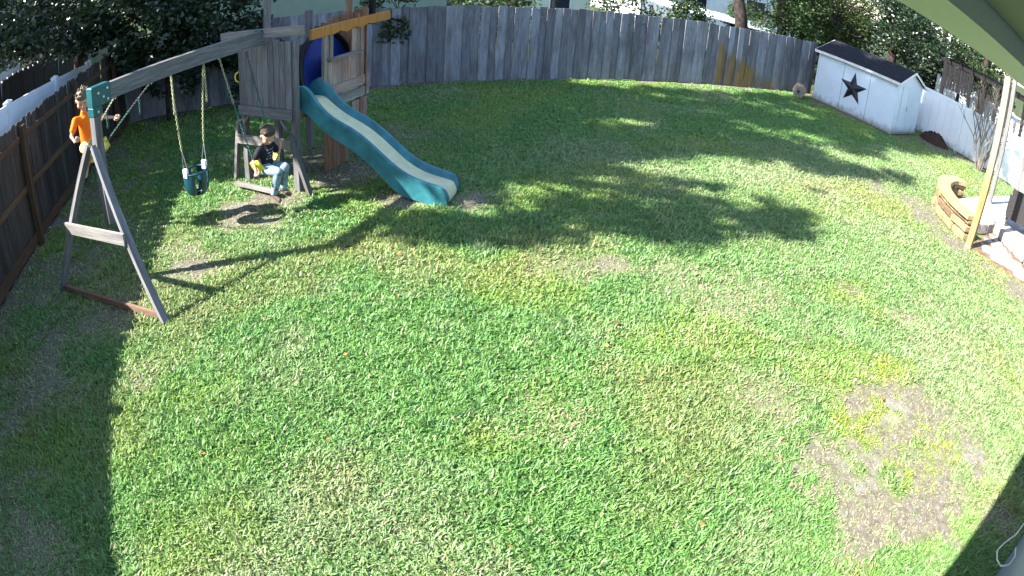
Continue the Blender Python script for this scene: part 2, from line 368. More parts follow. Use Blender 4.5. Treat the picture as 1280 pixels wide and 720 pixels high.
def build_ground():
    xs = np.concatenate([[-900, -300, -120, -60, -30, -15], np.arange(-8, 24.01, .1), [30, 45, 80, 160, 400, 900]])
    ys = np.concatenate([[-900, -300, -100, -40, -15, -6], np.arange(-3, 16.01, .1), [20, 30, 50, 90, 180, 400, 900]])
    X, Y = np.meshgrid(xs, ys); nx, ny = len(xs), len(ys)
    Z = np.where((X > -8) & (X < 24) & (Y > -3) & (Y < 16), (fbm(X, Y, .8, 3)-.5)*.03+(fbm(X, Y, 5, 4)-.5)*.014, 0)-.02
    v = np.stack([X.ravel(), Y.ravel(), Z.ravel()], 1)
    i = np.arange((ny-1)*(nx-1)); r = i//(nx-1); c = i % (nx-1); a = r*nx+c
    f = np.stack([a, a+1, a+nx+1, a+nx], 1)
    me = bpy.data.meshes.new('ground'); me.from_pydata(v.tolist(), [], f.tolist())
    at = me.attributes.new('bare', 'FLOAT', 'POINT'); at.data.foreach_set('value', np.clip(bareness(X.ravel(), Y.ravel())*1.1, 0, 1))
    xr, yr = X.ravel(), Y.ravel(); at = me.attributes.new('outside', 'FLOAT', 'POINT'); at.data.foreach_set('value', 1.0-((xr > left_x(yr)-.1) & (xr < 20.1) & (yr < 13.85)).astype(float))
    me.polygons.foreach_set('use_smooth', [True]*len(f))
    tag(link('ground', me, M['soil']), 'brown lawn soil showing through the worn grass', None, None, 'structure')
def mat_grass():
    t = MT('lawn grass blades'); at = t.n('ShaderNodeAttribute', attribute_name='bladecol')
    t.col(at.outputs['Color']); t.set(.5, .35)
    tr = t.n('ShaderNodeBsdfTranslucent'); t.l(at.outputs['Color'], tr.inputs['Color']); mx = t.n('ShaderNodeMixShader'); mx.inputs[0].default_value = .38
    t.l(t.b.outputs[0], mx.inputs[1]); t.l(tr.outputs[0], mx.inputs[2]); t.l(mx.outputs[0], t.t.nodes['Material Output'].inputs[0]); return t.m
def build_grass():
    P = []
    cell = .5
    for gx in np.arange(-4.5, 20.5, cell):
        for gy in np.arange(-.4, 13.9, cell):
            d = math.sqrt((gx+.25)**2+(gy+.25)**2+CAM_H**2)
            dens = min(11500, 11500*(4.6/d)**1.6)
            if gx < -3.2 and gy < 1.0: dens *= .3
            n = int(dens*cell*cell)
            P.append(np.stack([gx+RNG.random(n)*cell, gy+RNG.random(n)*cell, np.full(n, d)], 1))
    # rougher tufts and grass beyond the fences
    n = 60000; P.append(np.stack([RNG.uniform(-16, 32, n), RNG.uniform(13.9, 30, n), np.full(n, 20.)], 1))
    n = 14000; P.append(np.stack([RNG.uniform(19.9, 30, n), RNG.uniform(3, 14, n), np.full(n, 20.)], 1))
    P = np.concatenate(P); x, y, d = P.T
    b = bareness(x, y); w = weeds(x, y)
    inside = (x > left_x(y)+.02) & (y < 13.70) & (x < 19.6); out = (y > 13.95) | (x > 19.9)
    keep = (inside & ~inpoly(x, y, PATIO) & (y > -.36+.035*x) & ((RNG.random(len(x)) > np.clip(b*.95, 0, .93)) | (RNG.random(len(x)) < w*.95) | (RNG.random(len(x)) < .3))) | out
    keep &= ~inpoly(x, y, [(15.5, 13.1), (16.1, 9.95), (18.2, 9.9), (17.6, 13.1)])
    x, y, d, b, w = x[keep], y[keep], d[keep], b[keep], w[keep]; n = len(x)
    far = np.clip((d-5)/9, 0, 1)
    tuft = fbm(x, y, 3.0, 31, 2); fine = vnoise(x, y, 14, 33)
    L = (.034+.05*RNG.random(n)**1.5)*(.65+.75*fine)*(.72+.6*tuft)*(1-.15*far)*(1-.45*np.clip(b, 0, 1))*(1-.35*w)
    wd_ = (.0046+.0042*RNG.random(n))*(1+.95*far)
    az = vnoise(x, y, 1.6, 51)*4*np.pi+RNG.normal(0, 2.3, n); lean = np.clip(RNG.normal(.9, .42, n)+.6*np.clip(b, 0, 1), .05, 1.55)
    dx, dy = np.cos(az), np.sin(az); tw = az+np.pi/2+RNG.normal(0, .5, n)
    z0 = (fbm(x, y, .8, 3)-.5)*.03+(fbm(x, y, 5, 4)-.5)*.014-.022
    l2 = np.clip(lean+RNG.uniform(.1, .8, n), 0, 1.9)
    mx_, my_, mz = x+dx*np.sin(lean)*L*.55, y+dy*np.sin(lean)*L*.55, z0+np.cos(lean)*L*.55
    tx, ty, tz = mx_+dx*np.sin(l2)*L*.45, my_+dy*np.sin(l2)*L*.45, mz+np.cos(l2)*L*.45
    ax, ay = np.cos(tw)*wd_, np.sin(tw)*wd_
    V = np.empty((n, 5, 3))
    V[:, 0] = np.stack([x-ax*.6, y-ay*.6, z0], 1); V[:, 1] = np.stack([x+ax*.6, y+ay*.6, z0], 1)
    V[:, 2] = np.stack([mx_+ax*.8, my_+ay*.8, mz], 1); V[:, 3] = np.stack([mx_-ax*.8, my_-ay*.8, mz], 1); V[:, 4] = np.stack([tx, ty, tz], 1)
    # blade colours: healthy green on the left, paler and dry towards the right, straw, weeds
    big = fbm(x, y, .55, 41, 3); mid = fbm(x, y, 2.2, 45, 2); q = RNG.random(n)
    dry = np.clip((x-2.0)/6.5, 0, 1)*.55*(y < 9)+np.clip((big-.52)*3, 0, .7)+np.clip((mid-.6)*2, 0, .5)
    g1 = np.array([.095, .235, .046]); g2 = np.array([.195, .35, .105]); g3 = np.array([.29, .35, .175]); st = np.array([.36, .33, .19]); we = np.array([.30, .36, .06]); bl = np.array([.085, .19, .07])
    c = g1+(g2-g1)*(RNG.random(n)[:, None]**.8); c = np.where((fine > .62)[:, None] & (q < .3)[:, None], bl*(.8+.6*RNG.random(n)[:, None]), c)
    k = np.clip(dry*RNG.random(n)*1.6, 0, 1)[:, None]; c = c*(1-k)+g3*k
    yp = np.clip((fbm(x, y, .8, 61, 3)-.52)*5, 0, .8)[:, None]*RNG.random(n)[:, None]; c = c*(1-yp)+np.array([.27, .35, .055])*yp
    bp = np.clip((fbm(x, y, .7, 71, 3)-.57)*6, 0, .7)[:, None]*RNG.random(n)[:, None]*(y < 7)[:, None]; c = c*(1-bp)+np.array([.33, .28, .12])*bp
    strawp = .03+.09*dry+.8*np.clip(b, 0, 1)
    c = np.where((q < strawp)[:, None], st*(.6+.7*RNG.random(n)[:, None]), c)
    c = np.where((RNG.random(n) < w*.8)[:, None], we*(.7+.5*RNG.random(n)[:, None]), c)
    idx = (np.arange(n)*5)[:, None]
    me = bpy.data.meshes.new('grass'); me.vertices.add(n*5); me.vertices.foreach_set('co', V.ravel())
    quad = (idx+np.array([0, 1, 2, 3])); tri = (idx+np.array([3, 2, 4]))
    loops = np.concatenate([quad, tri], 1).ravel(); me.loops.add(len(loops)); me.loops.foreach_set('vertex_index', loops.astype(np.int32))
    me.polygons.add(n*2); starts = (np.arange(n)*7)[:, None]+np.array([0, 4]); me.polygons.foreach_set('loop_start', starts.ravel().astype(np.int32))
    at = me.attributes.new('bladecol', 'FLOAT_COLOR', 'POINT')
    at.data.foreach_set('color', np.repeat(np.concatenate([c, np.ones((n, 1))], 1), 5, 0).ravel())
    me.update(calc_edges=True); me.validate()
    tag(link('grass', me, mat_grass()), 'short green lawn grass covering the yard', None, None, 'stuff')
    return n
def build_litter():
    n = 230; x = RNG.uniform(-1, 15, n); y = RNG.uniform(1.5, 13, n); V = []; F = []
    for i in range(n):
        a = RNG.random()*6.28; L = .035+.03*RNG.random(); c, s_ = math.cos(a), math.sin(a); z = .02+.02*RNG.random(); t = RNG.uniform(-.3, .3, 4); k = len(V)
        for u, v, w in ((0, 0, 0), (.5, .3, t[0]), (1, 0, t[1]), (.5, -.3, t[2])): V.append((x[i]+L*(u*c-v*s_), y[i]+L*(u*s_+v*c), z+L*w))
        F.append((k, k+1, k+2, k+3))
    tag(MB().add(V, F).build('fallen_leaves', plain('dry brown leaves', (.3, .17, .05), .8, .2, .5, 3, kind='Object')), 'scattered small dry leaves on the lawn', None, None, 'stuff')
build_litter()
build_ground(); NG = build_grass(); print('blades', NG)

# ------------------------------------------------------------------ wooden fences
def fence_board_meshes(w, h, t, mat, ear):
    out = []
    for k in range(5):
        hh = h+random.uniform(-.018, .018); ww = w*random.uniform(.96, 1.0); e = ear
        prof = [(-ww/2, 0), (ww/2, 0), (ww/2, hh-e), (ww/2-e, hh), (-ww/2+e, hh), (-ww/2, hh-e)]
        b = MB(); n = 6; c = .003
        vs = [(x, -t/2, z) for x, z in prof]+[(x, t/2, z) for x, z in prof]
        b.add(vs, [tuple(range(n)), tuple(reversed(range(n, 2*n)))]+[(i, n+i, n+(i+1) % n, (i+1) % n) for i in range(n)])
        out.append(b.mesh('board', [mat]))
    return out
def board_fence(name, A, B, h, pitch, mat, pmat, label, inside, alt=.018, rails=(), posts=(), ear=.02, wf=.99):
    A = Vector((*A, 0)); B = Vector((*B, 0)); d = (B-A); L = d.length; d.normalize(); rz = math.atan2(d.y, d.x)
    root = empty(name, A, rz, label, 'fence')
    ms = fence_board_meshes(pitch*wf, h, .018, mat, ear); n = int(L/pitch)
    for i in range(n):
        o = link('board', ms[random.randrange(5)], None, root)
        o.location = (pitch*(i+.5), (alt if i % 2 else 0)+random.uniform(-.004, .004), -.01+random.uniform(-.012, .012))
        o.rotation_euler = (random.gauss(0, .006), random.gauss(0, .006), random.gauss(0, .012))
    for z, y, w in rails: plank('rail', (0, y, z), (L, y, z), .09 if w is None else w, .038, pmat if w else mat, root, side=(0, 0, 1))
    for px, py in posts: plank('post', (px, py, -.02), (px, py, h-.06), .09, .09, pmat, root, side=(1, 0, 0))
    return root
XL0, XL1 = left_x(0.2), left_x(13.72)
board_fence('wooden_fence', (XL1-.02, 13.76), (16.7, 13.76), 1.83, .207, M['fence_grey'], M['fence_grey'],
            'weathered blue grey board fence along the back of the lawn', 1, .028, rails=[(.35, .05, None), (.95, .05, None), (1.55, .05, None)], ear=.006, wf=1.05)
board_fence('wooden_fence', (XL0, .2), (XL1, 13.7), 1.83, .15, M['fence_brown'], M['post_brown'],
            'brown dog eared board fence with rails along the shaded left edge', 1, .0, rails=[(.12, -.035, .14), (.86, -.03, .09), (1.58, -.03, .09)],
            posts=[(x, -.095) for x in (.6, 3.0, 5.3, 7.72, 10.1, 12.5)], ear=.03, wf=.985)

# ------------------------------------------------------------------ white vinyl fences
def vinyl_fence(name, A, B, z0, h0, h1, label, panel=2.4):
    A = Vector((*A, z0)); B = Vector((*B, z0)); d = B-A; L = d.length; d.normalize(); rz = math.atan2(d.y, d.x)
    root = empty(name, A, rz, label, 'fence'); n = max(1, round(L/panel)); pw = L/n
    hh = lambda x: h0+(h1-h0)*x/L
    for i in range(n):
        x0, x1 = i*pw+.065, (i+1)*pw-.065; k = 8; bw = (x1-x0)/k
        for j in range(k):
            a, b = x0+j*bw+.002, x0+(j+1)*bw-.002
            m = MB(); za, zb = hh(a)-.1, hh(b)-.1
            m.add([(a,-.012,.05),(b,-.012,.05),(b,.012,.05),(a,.012,.05),(a,-.012,za),(b,-.012,zb),(b,.012,zb),(a,.012,za)], [(0,3,2,1),(4,5,6,7),(0,1,5,4),(1,2,6,5),(2,3,7,6),(3,0,4,7)])
            m.build('panel', M['vinyl'], root)
        plank('top_rail', (x0-.01, 0, hh(x0)-.06), (x1+.01, 0, hh(x1)-.06), .09, .05, M['vinyl'], root, side=(0, 0, 1))
        plank('bottom_rail', (x0-.01, 0, .09), (x1+.01, 0, .09), .12, .05, M['vinyl'], root, side=(0, 0, 1))
    for i in range(n+1):
        x = i*pw; p = MB().cbox(x-.064, x+.064, -.064, .064, -.02, hh(x)+.015, .006).build('post', M['vinyl'], root)
        q = MB(); z = hh(x)+.015; q.add([(x-.075,-.075,z),(x+.075,-.075,z),(x+.075,.075,z),(x-.075,.075,z),(x-.075,-.075,z+.02),(x+.075,-.075,z+.02),(x+.075,.075,z+.02),(x-.075,.075,z+.02),(x,0,z+.06)],
              [(3,2,1,0),(0,1,5,4),(1,2,6,5),(2,3,7,6),(3,0,4,7),(4,5,8),(5,6,8),(6,7,8),(7,4,8)]); q.build('cap', M['vinyl'], p)
    return root
vinyl_fence('vinyl_fence', (19.25, 11.6), (20.0, 1.0), 0, 1.66, 1.66, 'white vinyl privacy fence on the right beside the shed', 2.45)
vinyl_fence('vinyl_fence', (-4.66, 1.6), (-4.42, 14.2), 0, 2.5, 1.56, 'white vinyl fence showing above the brown boards at left', 2.45)

# ------------------------------------------------------------------ shed
def build_shed():
    C = Vector((16.25, 10.0, 0)); ang = math.atan2(-3.03, .40)           # long wall direction from far corner to near corner
    rz = ang+math.pi/2                                                  # local -y = toward near end, local x = depth
    root = empty('garden_shed', C, rz, 'white panelled garden shed with dark shingle roof and gable door', 'shed')
    Wd, Ln, H, Pk = 2.15, 3.1, 1.66, 2.06
    for i in range(3):                                                  # long wall of three panels
        y0, y1 = i*Ln/3+.007, (i+1)*Ln/3-.007
        MB().box(0, .03, y0, y1, .05, H).build('wall_panel', M['shedwall'], root)
        MB().box(Wd-.03, Wd, y0, y1, .05, H).build('wall_panel', M['shedwall'], root)
    for y, s in ((.0, 1), (Ln, -1)):
        m = MB(); y2 = y+.03*s; ya, yb = min(y, y2), max(y, y2)
        pr = [(.031, .05), (Wd-.031, .05), (Wd-.031, H), (Wd/2, Pk), (.031, H)]; n = 5
        m.add([(a, ya, b) for a, b in pr]+[(a, yb, b) for a, b in pr], [tuple(range(n)), tuple(reversed(range(n, 2*n)))]+[(i, n+i, n+(i+1) % n, (i+1) % n) for i in range(n)])
        m.build('gable_wall', M['shedwall'], root)
    MB().box(.012, Wd-.012, .035, Ln-.035, .05, H-.02).build('frame', M['black'], root)
    for x in (-.012, Wd-.05):
        for y in (-.014, Ln-.05): MB().cbox(x, x+.062, y, y+.064, .02, H-.01, .004).build('corner_trim', M['shedwall'], root)
    d1 = MB().cbox(.42, .965, -.03, -.004, .07, 1.55, .004).build('door', M['shedwall'], root)
    d2 = MB().cbox(.985, 1.53, -.03, -.004, .07, 1.55, .004).build('door', M['shedwall'], root)
    MB().cbox(.92, .945, -.06, -.031, .75, .9, .004).build('handle', M['steel'], d1)
    MB().box(.965, .985, -.02, -.003, .07, 1.55).build('door_gap', M['black'], root)
    MB().box(-.02, Wd+.02, -.02, Ln+.02, 0, .05).build('base', M['kerb'], root)
    roof = MB(); ov = .12; t = .035; sl_ = (Pk-H)/(Wd/2)
    for sgn in (0, 1):
        xe = -ov if sgn == 0 else Wd+ov; ze = H-ov*sl_+.02; zr = Pk+.02
        vs = [(xe, -ov, ze), (Wd/2, -ov, zr), (Wd/2, Ln+ov, zr), (xe, Ln+ov, ze)]; vs += [(x, y, z+t) for x, y, z in vs]
        roof.add(vs, [(0,1,2,3),(7,6,5,4),(0,4,5,1),(1,5,6,2),(2,6,7,3),(3,7,4,0)])
    ro = roof.build('roof', M['shingle'], root)
    nrow = 7; tabs = 11                                                  # shingle courses on the yard slope
    for sgn in (0, 1):
        for r in range(nrow):
            a, b = r/nrow, (r+1.15)/nrow
            for k in range(tabs):
                ya = -ov+(Ln+2*ov)*(k+(.5 if r % 2 else 0))/tabs; yb = min(Ln+ov, ya+(Ln+2*ov)/tabs-.006)
                if yb-ya < .05: continue
                def P(u): 
                    u = min(u, 1); x = -ov+(Wd/2+ov)*u; z = H-ov*sl_+(Pk-H+ov*sl_)*u+.055
                    return (x if sgn == 0 else Wd-x, z)
                (xa, za), (xb, zb) = P(a), P(b); lift = random.uniform(.006, .012)
                vs = [(xa, ya, za+lift), (xb, ya, zb+.001), (xb, yb, zb+.001), (xa, yb, za+lift), (xa, ya, za-.002), (xa, yb, za-.002)]
                MB().add(vs, [(0,1,2,3) if sgn else (3,2,1,0), (0,3,5,4) if sgn == 0 else (4,5,3,0)]).build('shingle', M['shingle'], ro)
    z = H-ov*sl_-.03
    MB().box(-ov-.022, -ov-.002, -ov, Ln+ov, z, z+.085).build('fascia', M['trim'], root)
    MB().box(Wd+ov+.002, Wd+ov+.022, -ov, Ln+ov, z, z+.085).build('fascia', M['trim'], root)
    for x0 in (-ov, Wd+ov):
        for y in (-ov-.012, Ln+ov+.012):
            plank('barge_board', (x0, y, H-ov*sl_+.01), (Wd/2, y, Pk+.015), .075, .02, M['trim'], root, side=(0, 0, 1))
    # the barn star hangs on the long wall: a thing of its own
    s = MB(); cx, cz = 1.62, 1.0; rO, rI = .54, .21; vs = [(-.085, 0, 0), (.0, 0, 0)]
    for i in range(10):
        r = rO if i % 2 == 0 else rI; a = math.pi/2+math.pi*i/5; vs.append((0, r*math.cos(a), r*math.sin(a)))
    s.add(vs, [(0, 2+(i+1) % 10, 2+i) for i in range(10)]+[(1, 2+i, 2+(i+1) % 10) for i in range(10)])
    Mx = Matrix.Translation(C) @ Matrix.Rotation(rz, 4, 'Z') @ Matrix.Translation((-.006, 1.62, .86))
    st = s.build('barn_star', M['star'], None); st.matrix_world = Mx
    tag(st, 'dark faceted metal star hanging on the white shed wall', 'star')
    return root
build_shed()
# ------------------------------------------------------------------ cut log at the fence foot, mulch heap
def rough_log(name, loc, rz, r, L, label):
    b = MB(); seg = 12; rr = [r*random.uniform(.86, 1.12) for _ in range(seg)]; rings = [0, .02, L*.5, L-.02, L]; vs = []
    for j, x in enumerate(rings):
        k = .93 if j in (0, 4) else 1
        for i in range(seg): a = 2*math.pi*i/seg; vs.append((x+random.uniform(-.006, .006), math.cos(a)*rr[i]*k, r*.95+math.sin(a)*rr[i]*k))
    fs = [(j*seg+i, j*seg+(i+1) % seg, (j+1)*seg+(i+1) % seg, (j+1)*seg+i) for j in range(4) for i in range(seg)]+[tuple(reversed(range(seg))), tuple(range(4*seg, 5*seg))]
    root = empty(name, loc, rz, label, 'log'); b.add(vs, fs).build('bark', M['log'], root)
    MB().tube([(-.004, 0, r*.95), (-.012, 0, r*.95)], [r*.6, r*.55], 10).build('cut_face', M['play_pale'], root)
    MB().tube([(-.014, .02, r*.9), (-.02, .02, r*.9)], [r*.22, r*.2], 8).build('hollow', M['black'], root)
rough_log('cut_log', (14.95, 12.95, 0), R(38), .22, .46, 'short hollow cut log lying between back fence and shed')
def mound(name, c, rx, ry, h, m, label, kind):
    b = MB(); n = 20; vs = []; fs = []
    for j in range(n+1):
        for i in range(n+1):
            u, v = i/n*2-1, j/n*2-1; x, y = c[0]+u*rx, c[1]+v*ry; k = max(0, 1-u*u-v*v)
            vs.append((x, y, -.03+h*k**.8*(.75+.5*random.random())))
    for j in range(n):
        for i in range(n): a = j*(n+1)+i; fs.append((a, a+1, a+n+2, a+n+1))
    o = b.add(vs, fs).build(name, m, None, True); return tag(o, label, None, None, kind)
mound('mulch_bed', (18.9, 9.65), .55, .6, .34, M['mulch'], 'red brown mulch heap between shed and white fence', 'structure')
# ------------------------------------------------------------------ the wooden swing set (local x = toward slide, y = along the swing beam, away)
PS = Vector((0.05, 8.45, 0)); PRZ = R(-44)
PM = Matrix.Translation(PS) @ Matrix.Rotation(PRZ, 4, 'Z')
def pw(x, y, z): return PM @ Vector((x, y, z))
def build_playset():
    root = empty('swing_set', PS, PRZ, 'weathered wooden swing set with fort tower and teal slide', 'swing set')
    G, P, T = M['play_grey'], M['play_pale'], M['play_tan']
    # beam and near A-frame
    plank('swing_beam', (-.01, -2.82, 2.145), (-.03, .08, 2.15), .09, .19, G, root, side=(1, 0, 0))
    br = MB(); br.cbox(-.075, .055, -2.93, -2.66, 2.03, 2.26, .012); br.cbox(-.078, .06, -2.93, -2.8, 1.93, 2.04, .012)
    bo = br.build('bracket', M['teal_lite'], root)
    for (y, z) in ((-2.71, 2.2), (-2.71, 2.08), (-2.84, 2.18), (-2.86, 1.98), (-2.77, 2.12)):
        MB().tube([(.054, y, z), (.068, y, z)], .014, 8).build('bolt', M['steel'], bo)
    plank('post', (-.01, -2.87, .70), (-.01, -2.87, 2.0), .115, .1, G, root, side=(1, 0, 0))
    ap = (-.02, -2.93, 1.62); f1 = (1.22, -3.17, -.02); f2 = (-.64, -3.5, -.02)
    plank('leg', f1, ap, .085, .06, G, root, side=(0, 1, 0)); plank('leg', f2, (-.1, -2.96, 1.62), .085, .06, G, root, side=(0, 1, 0))
    lerp = lambda a, b, t: tuple(p+(q-p)*t for p, q in zip(a, b))
    c1 = lerp(f1, ap, .47); c2 = lerp(f2, (-.1, -2.96, 1.62), .47)
    plank('cross_brace', (c2[0]-.06, c2[1]-.062, c2[2]), (c1[0]+.04, c1[1]-.062, c1[2]), .13, .03, P, root, side=(0, 0, 1))
    plank('ground_bar', (f2[0], f2[1]+.01, .035), (f1[0]-.1, f1[1]-.0, .035), .06, .04, M['play_brown'], root, side=(0, 0, 1))
    # tower posts
    for x, y, h, m in ((-.52, 0.02, 2.12, G), (.47, 0.02, 2.12, G), (-.56, 1.55, 2.3, G), (.45, 1.55, 2.1, T), (-.56, .78, 2.1, G)):
        plank('post', (x, y, -.03), (x, y, h), .09, .09, m, root, side=(1, 0, 0))
    for x, y, h, m in ((-.06, .06, 3.4, G), (.30, 1.45, 3.3, M['play_brown']), (.44, 1.86, 3.3, M['dark_wood'])):
        plank('roof_pole', (x, y, 1.2 if y < .5 else 2.05), (x, y, h), .075, .075, m, root, side=(1, 0, 0))
    MB().cbox(-.115, .01, -.135, -.11, 2.11, 2.27, .004).build('bracket', M['teal_lite'], root)
    # front panel of boards, rails and the small ladder frame under it
    n = 9; w = .96/n
    for i in range(n):
        x = -.485+w*(i+.5); plank('front_board', (x, -.045+random.uniform(-.003, .003), 1.16), (x, -.045, 2.1+random.uniform(-.01, .01)), w-.008, .02, G, root, side=(1, 0, 0))
    plank('front_rail', (-.55, -.07, 1.09), (.48, -.07, 1.09), .14, .03, G, root, side=(0, 0, 1))
    plank('top_rail', (-.86, -.09, 2.155), (.72, -.07, 2.255), .13, .035, P, root, side=(0, 0, 1))
    for x0, s in ((-.5, 1), (.36, -1)):
        plank('corner_brace', (x0, -.03, .86), (x0+.13*s, -.03, 1.03), .05, .03, P, root, side=(0, 1, 0))
    la, lb = (-.62, -.1, .66), (.47, -.1, .68)
    plank('cross_brace', la, lb, .13, .03, P, root, side=(0, 0, 1))
    plank('leg', (-.76, -.03, -.02), (-.57, -.06, .92), .08, .05, G, root, side=(0, 1, 0))
    plank('leg', (.72, -.04, -.02), (.43, -.06, .80), .08, .05, G, root, side=(0, 1, 0))
    plank('ladder_rung', (-.5, -.30, .06), (.36, -.30, .06), .1, .03, P, root, side=(0, 1, 0))
    hd = MB(); hd.tube([(-.53, -.06, 1.49), (-.56, -.09, 1.52), (-.57, -.1, 1.57), (-.56, -.09, 1.62), (-.53, -.06, 1.65)], .011, 8); hd.build('grab_handle', M['yellow'], root, True)
    # floor joists and deck
    for i in range(10):
        y = .05+i*.155; plank('deck_board', (-.58, y+.07, 1.13), (.47, y+.07, 1.13), .145, .03, G, root, side=(0, 1, 0))
    plank('joist', (.46, .05, 1.04), (.46, 1.6, 1.04), .13, .035, M['play_brown'], root, side=(0, 0, 1))
    # left wall low boards and the back wall of reddish boards with a sloped top
    for i in range(10):
        y = .12+i*.15; plank('side_board', (-.615, y, 1.02), (-.615, y, 1.75), .13, .02, G, root, side=(0, 1, 0))
    for i in range(9):
        x = -.56+i*.128; z = 1.98+.42*(i/8)*(1 if i < 6 else .9)
        plank('back_board', (x, 1.62, .95), (x, 1.62, z), .118, .02, M['play_brown'], root, side=(1, 0, 0))
    # right hand wall with window: boards behind the slide
    for i in range(9):
        y = .62+i*.117+.05; zb, zt = 0.95, 2.08
        tall = (.80 < y < 1.36)
        plank('wall_board', (.47, y, zb), (.47, y, 1.70 if tall else zt), .112, .02, T, root, side=(0, 1, 0))
    plank('window_post', (.492, .645, 1.0), (.492, .645, 2.1), .06, .02, P, root, side=(0, 1, 0))
    plank('window_post', (.492, .79, 1.65), (.492, .79, 2.1), .07, .02, P, root, side=(0, 1, 0))
    plank('window_sill', (.52, .70, 1.69), (.52, 1.5, 1.69), .09, .03, P, root, side=(1, 0, 0))
    plank('wall_rail', (.50, .72, 1.22), (.50, 1.72, 1.22), .14, .02, M['play_tan'], root, side=(0, 0, 1))
    plank('wall_rail', (.50, .72, 1.04), (.50, 1.72, 1.04), .14, .02, P, root, side=(0, 0, 1))
    for i in range(4):
        y = 1.36+i*.1; plank('lower_board', (.47, y, .55), (.47, y, .93), .09, .02, T, root, side=(0, 1, 0))
    for i in range(6):
        y = .72+i*.1; plank('lower_board', (.42, y, 0), (.42, y, .66), .092, .02, M['play_brown'], root, side=(0, 1, 0))
    # orange fascia with a scalloped lower edge
    pr = [(2.24, .17+.0), (.30, .12)]
    b = MB(); n = 26; vs = []
    for i in range(n+1):
        y = .30+1.92*i/n; zt = 2.19+.04*i/n; zb = zt-.14-(.022*math.sin(i*1.3) if 6 < i < 19 else 0)
        vs += [(.50, y, zb), (.50, y, zt), (.54, y, zb), (.54, y, zt)]
    fs = []
    for i in range(n):
        a = i*4; fs += [(a, a+1, a+5, a+4), (a+2, a+6, a+7, a+3), (a, a+4, a+6, a+2), (a+1, a+3, a+7, a+5)]
    fs += [(0, 2, 3, 1), (n*4, n*4+1, n*4+3, n*4+2)]
    b.add(vs, fs).build('orange_fascia', M['play_orange'], root)
    # ---- slide, skewed a little as it stands
    sd = empty('slide', (.40, .12, 0), R(-9.0)); sd.parent = root; sd.location = (.42, .14, 0); sd.rotation_euler = (0, 0, R(9.4))
    S = [-.12, 0, .1, .2, .35, .5, .65, .8, .95, 1.1, 1.25, 1.4, 1.55, 1.7, 1.85, 2.0, 2.08, 2.13]
    RIM = [1.34, 1.42, 1.44, 1.36, 1.17, 1.05, .97, .90, .81, .70, .58, .46, .37, .31, .27, .24, .20, .10]
    BED = [1.19, 1.2, 1.2, 1.18, 1.07, .97, .895, .825, .735, .625, .505, .385, .295, .235, .2, .175, .15, .06]
    BOT = [1.14, 1.12, 1.10, 1.04, .90, .80, .72, .64, .54, .43, .29, .15, .07, .04, .01, .0, .0, .0]
    def cr_(a, k=4):
        out = []; n = len(a)
        for i in range(n-1):
            p0, p1, p2, p3 = a[max(i-1, 0)], a[i], a[i+1], a[min(i+2, n-1)]
            for j in range(k):
                t = j/k; out.append(.5*((2*p1)+(-p0+p2)*t+(2*p0-5*p1+4*p2-p3)*t*t+(-p0+3*p1-3*p2+p3)*t**3))
        return out+[a[-1]]
    s_, rm, bd, bt = cr_(S), cr_(RIM), cr_(BED), cr_(BOT); Wd = .52
    def sweep(profile):
        m = MB(); vs = []; k = len(profile(0))
        for i in range(len(s_)): vs += [(s_[i], y, z) for y, z in profile(i)]
        fs = [(i*k+j, i*k+(j+1) % k, (i+1)*k+(j+1) % k, (i+1)*k+j) for i in range(len(s_)-1) for j in range(k)]
        fs += [tuple(reversed(range(k))), tuple(range((len(s_)-1)*k, len(s_)*k))]
        m.add(vs, fs); return m
    def side(y0, s):
        def pf(i):
            r, b, o = rm[i], bd[i], bt[i]
            pts = [(-.014, o-.03), (-.004, o+(r-o)*.35), (-.03, r-.035), (-.028, r-.006), (-.004, r+.006), (.03, r), (.052, r-.012), (.062, r-.03), (.078, b+(r-b)*.5), (.1, b+.014), (.104, b-.02), (.06, o)]
            pts = [(y0+s*p, z) for p, z in pts]
            return pts if s > 0 else pts[::-1]
        return sweep(pf)
    side(0, 1).build('side_wall', M['teal'], sd, True); side(Wd, -1).build('side_wall', M['teal'], sd, True)
    sweep(lambda i: [(.102, bt[i]+.004), (.102, bd[i]+.006), (.15, bd[i]), (Wd-.15, bd[i]), (Wd-.102, bd[i]+.006), (Wd-.102, bt[i]+.004)]).build('slide_bed', M['cream'], sd, True)
    for s in sd.children:
        md = s.modifiers.new('edge', 'EDGE_SPLIT'); md.split_angle = R(50)
    return root
build_playset()
# blue round cover stored in the fort
def build_disc():
    c = pw(.2, 1.06, 1.44); root = empty('play_disc', c, PRZ, 'blue round disc with black rim leaning inside the wooden fort', 'disc')
    ax = Vector((.0, 1, .0)); ay = Vector((-.18, 0, 1)).normalized(); r = .5
    b = MB(); n = 32; vs = [(.05, 0, 0)]
    nn = ax.cross(ay)
    for k, (rr, h) in enumerate(((.3, .045), (.5, .03), (.58, .0))):
        for i in range(n): a = 2*math.pi*i/n; vs.append(ax*math.cos(a)*rr+ay*math.sin(a)*rr*1.0+nn*h+nn*.01*random.uniform(-1, 1))
    fs = [(0, 1+i, 1+(i+1) % n) for i in range(n)]
    for k in range(2):
        for i in range(n): fs.append((1+k*n+i, 1+(k+1)*n+i, 1+(k+1)*n+(i+1) % n, 1+k*n+(i+1) % n))
    b.add(vs, fs).build('cover', M['blue'], root, True)
    MB().torus((0, 0, 0), ax, ay, .60, .60, .05, 36, 8).build('rim', M['black'], root, True)
build_disc()
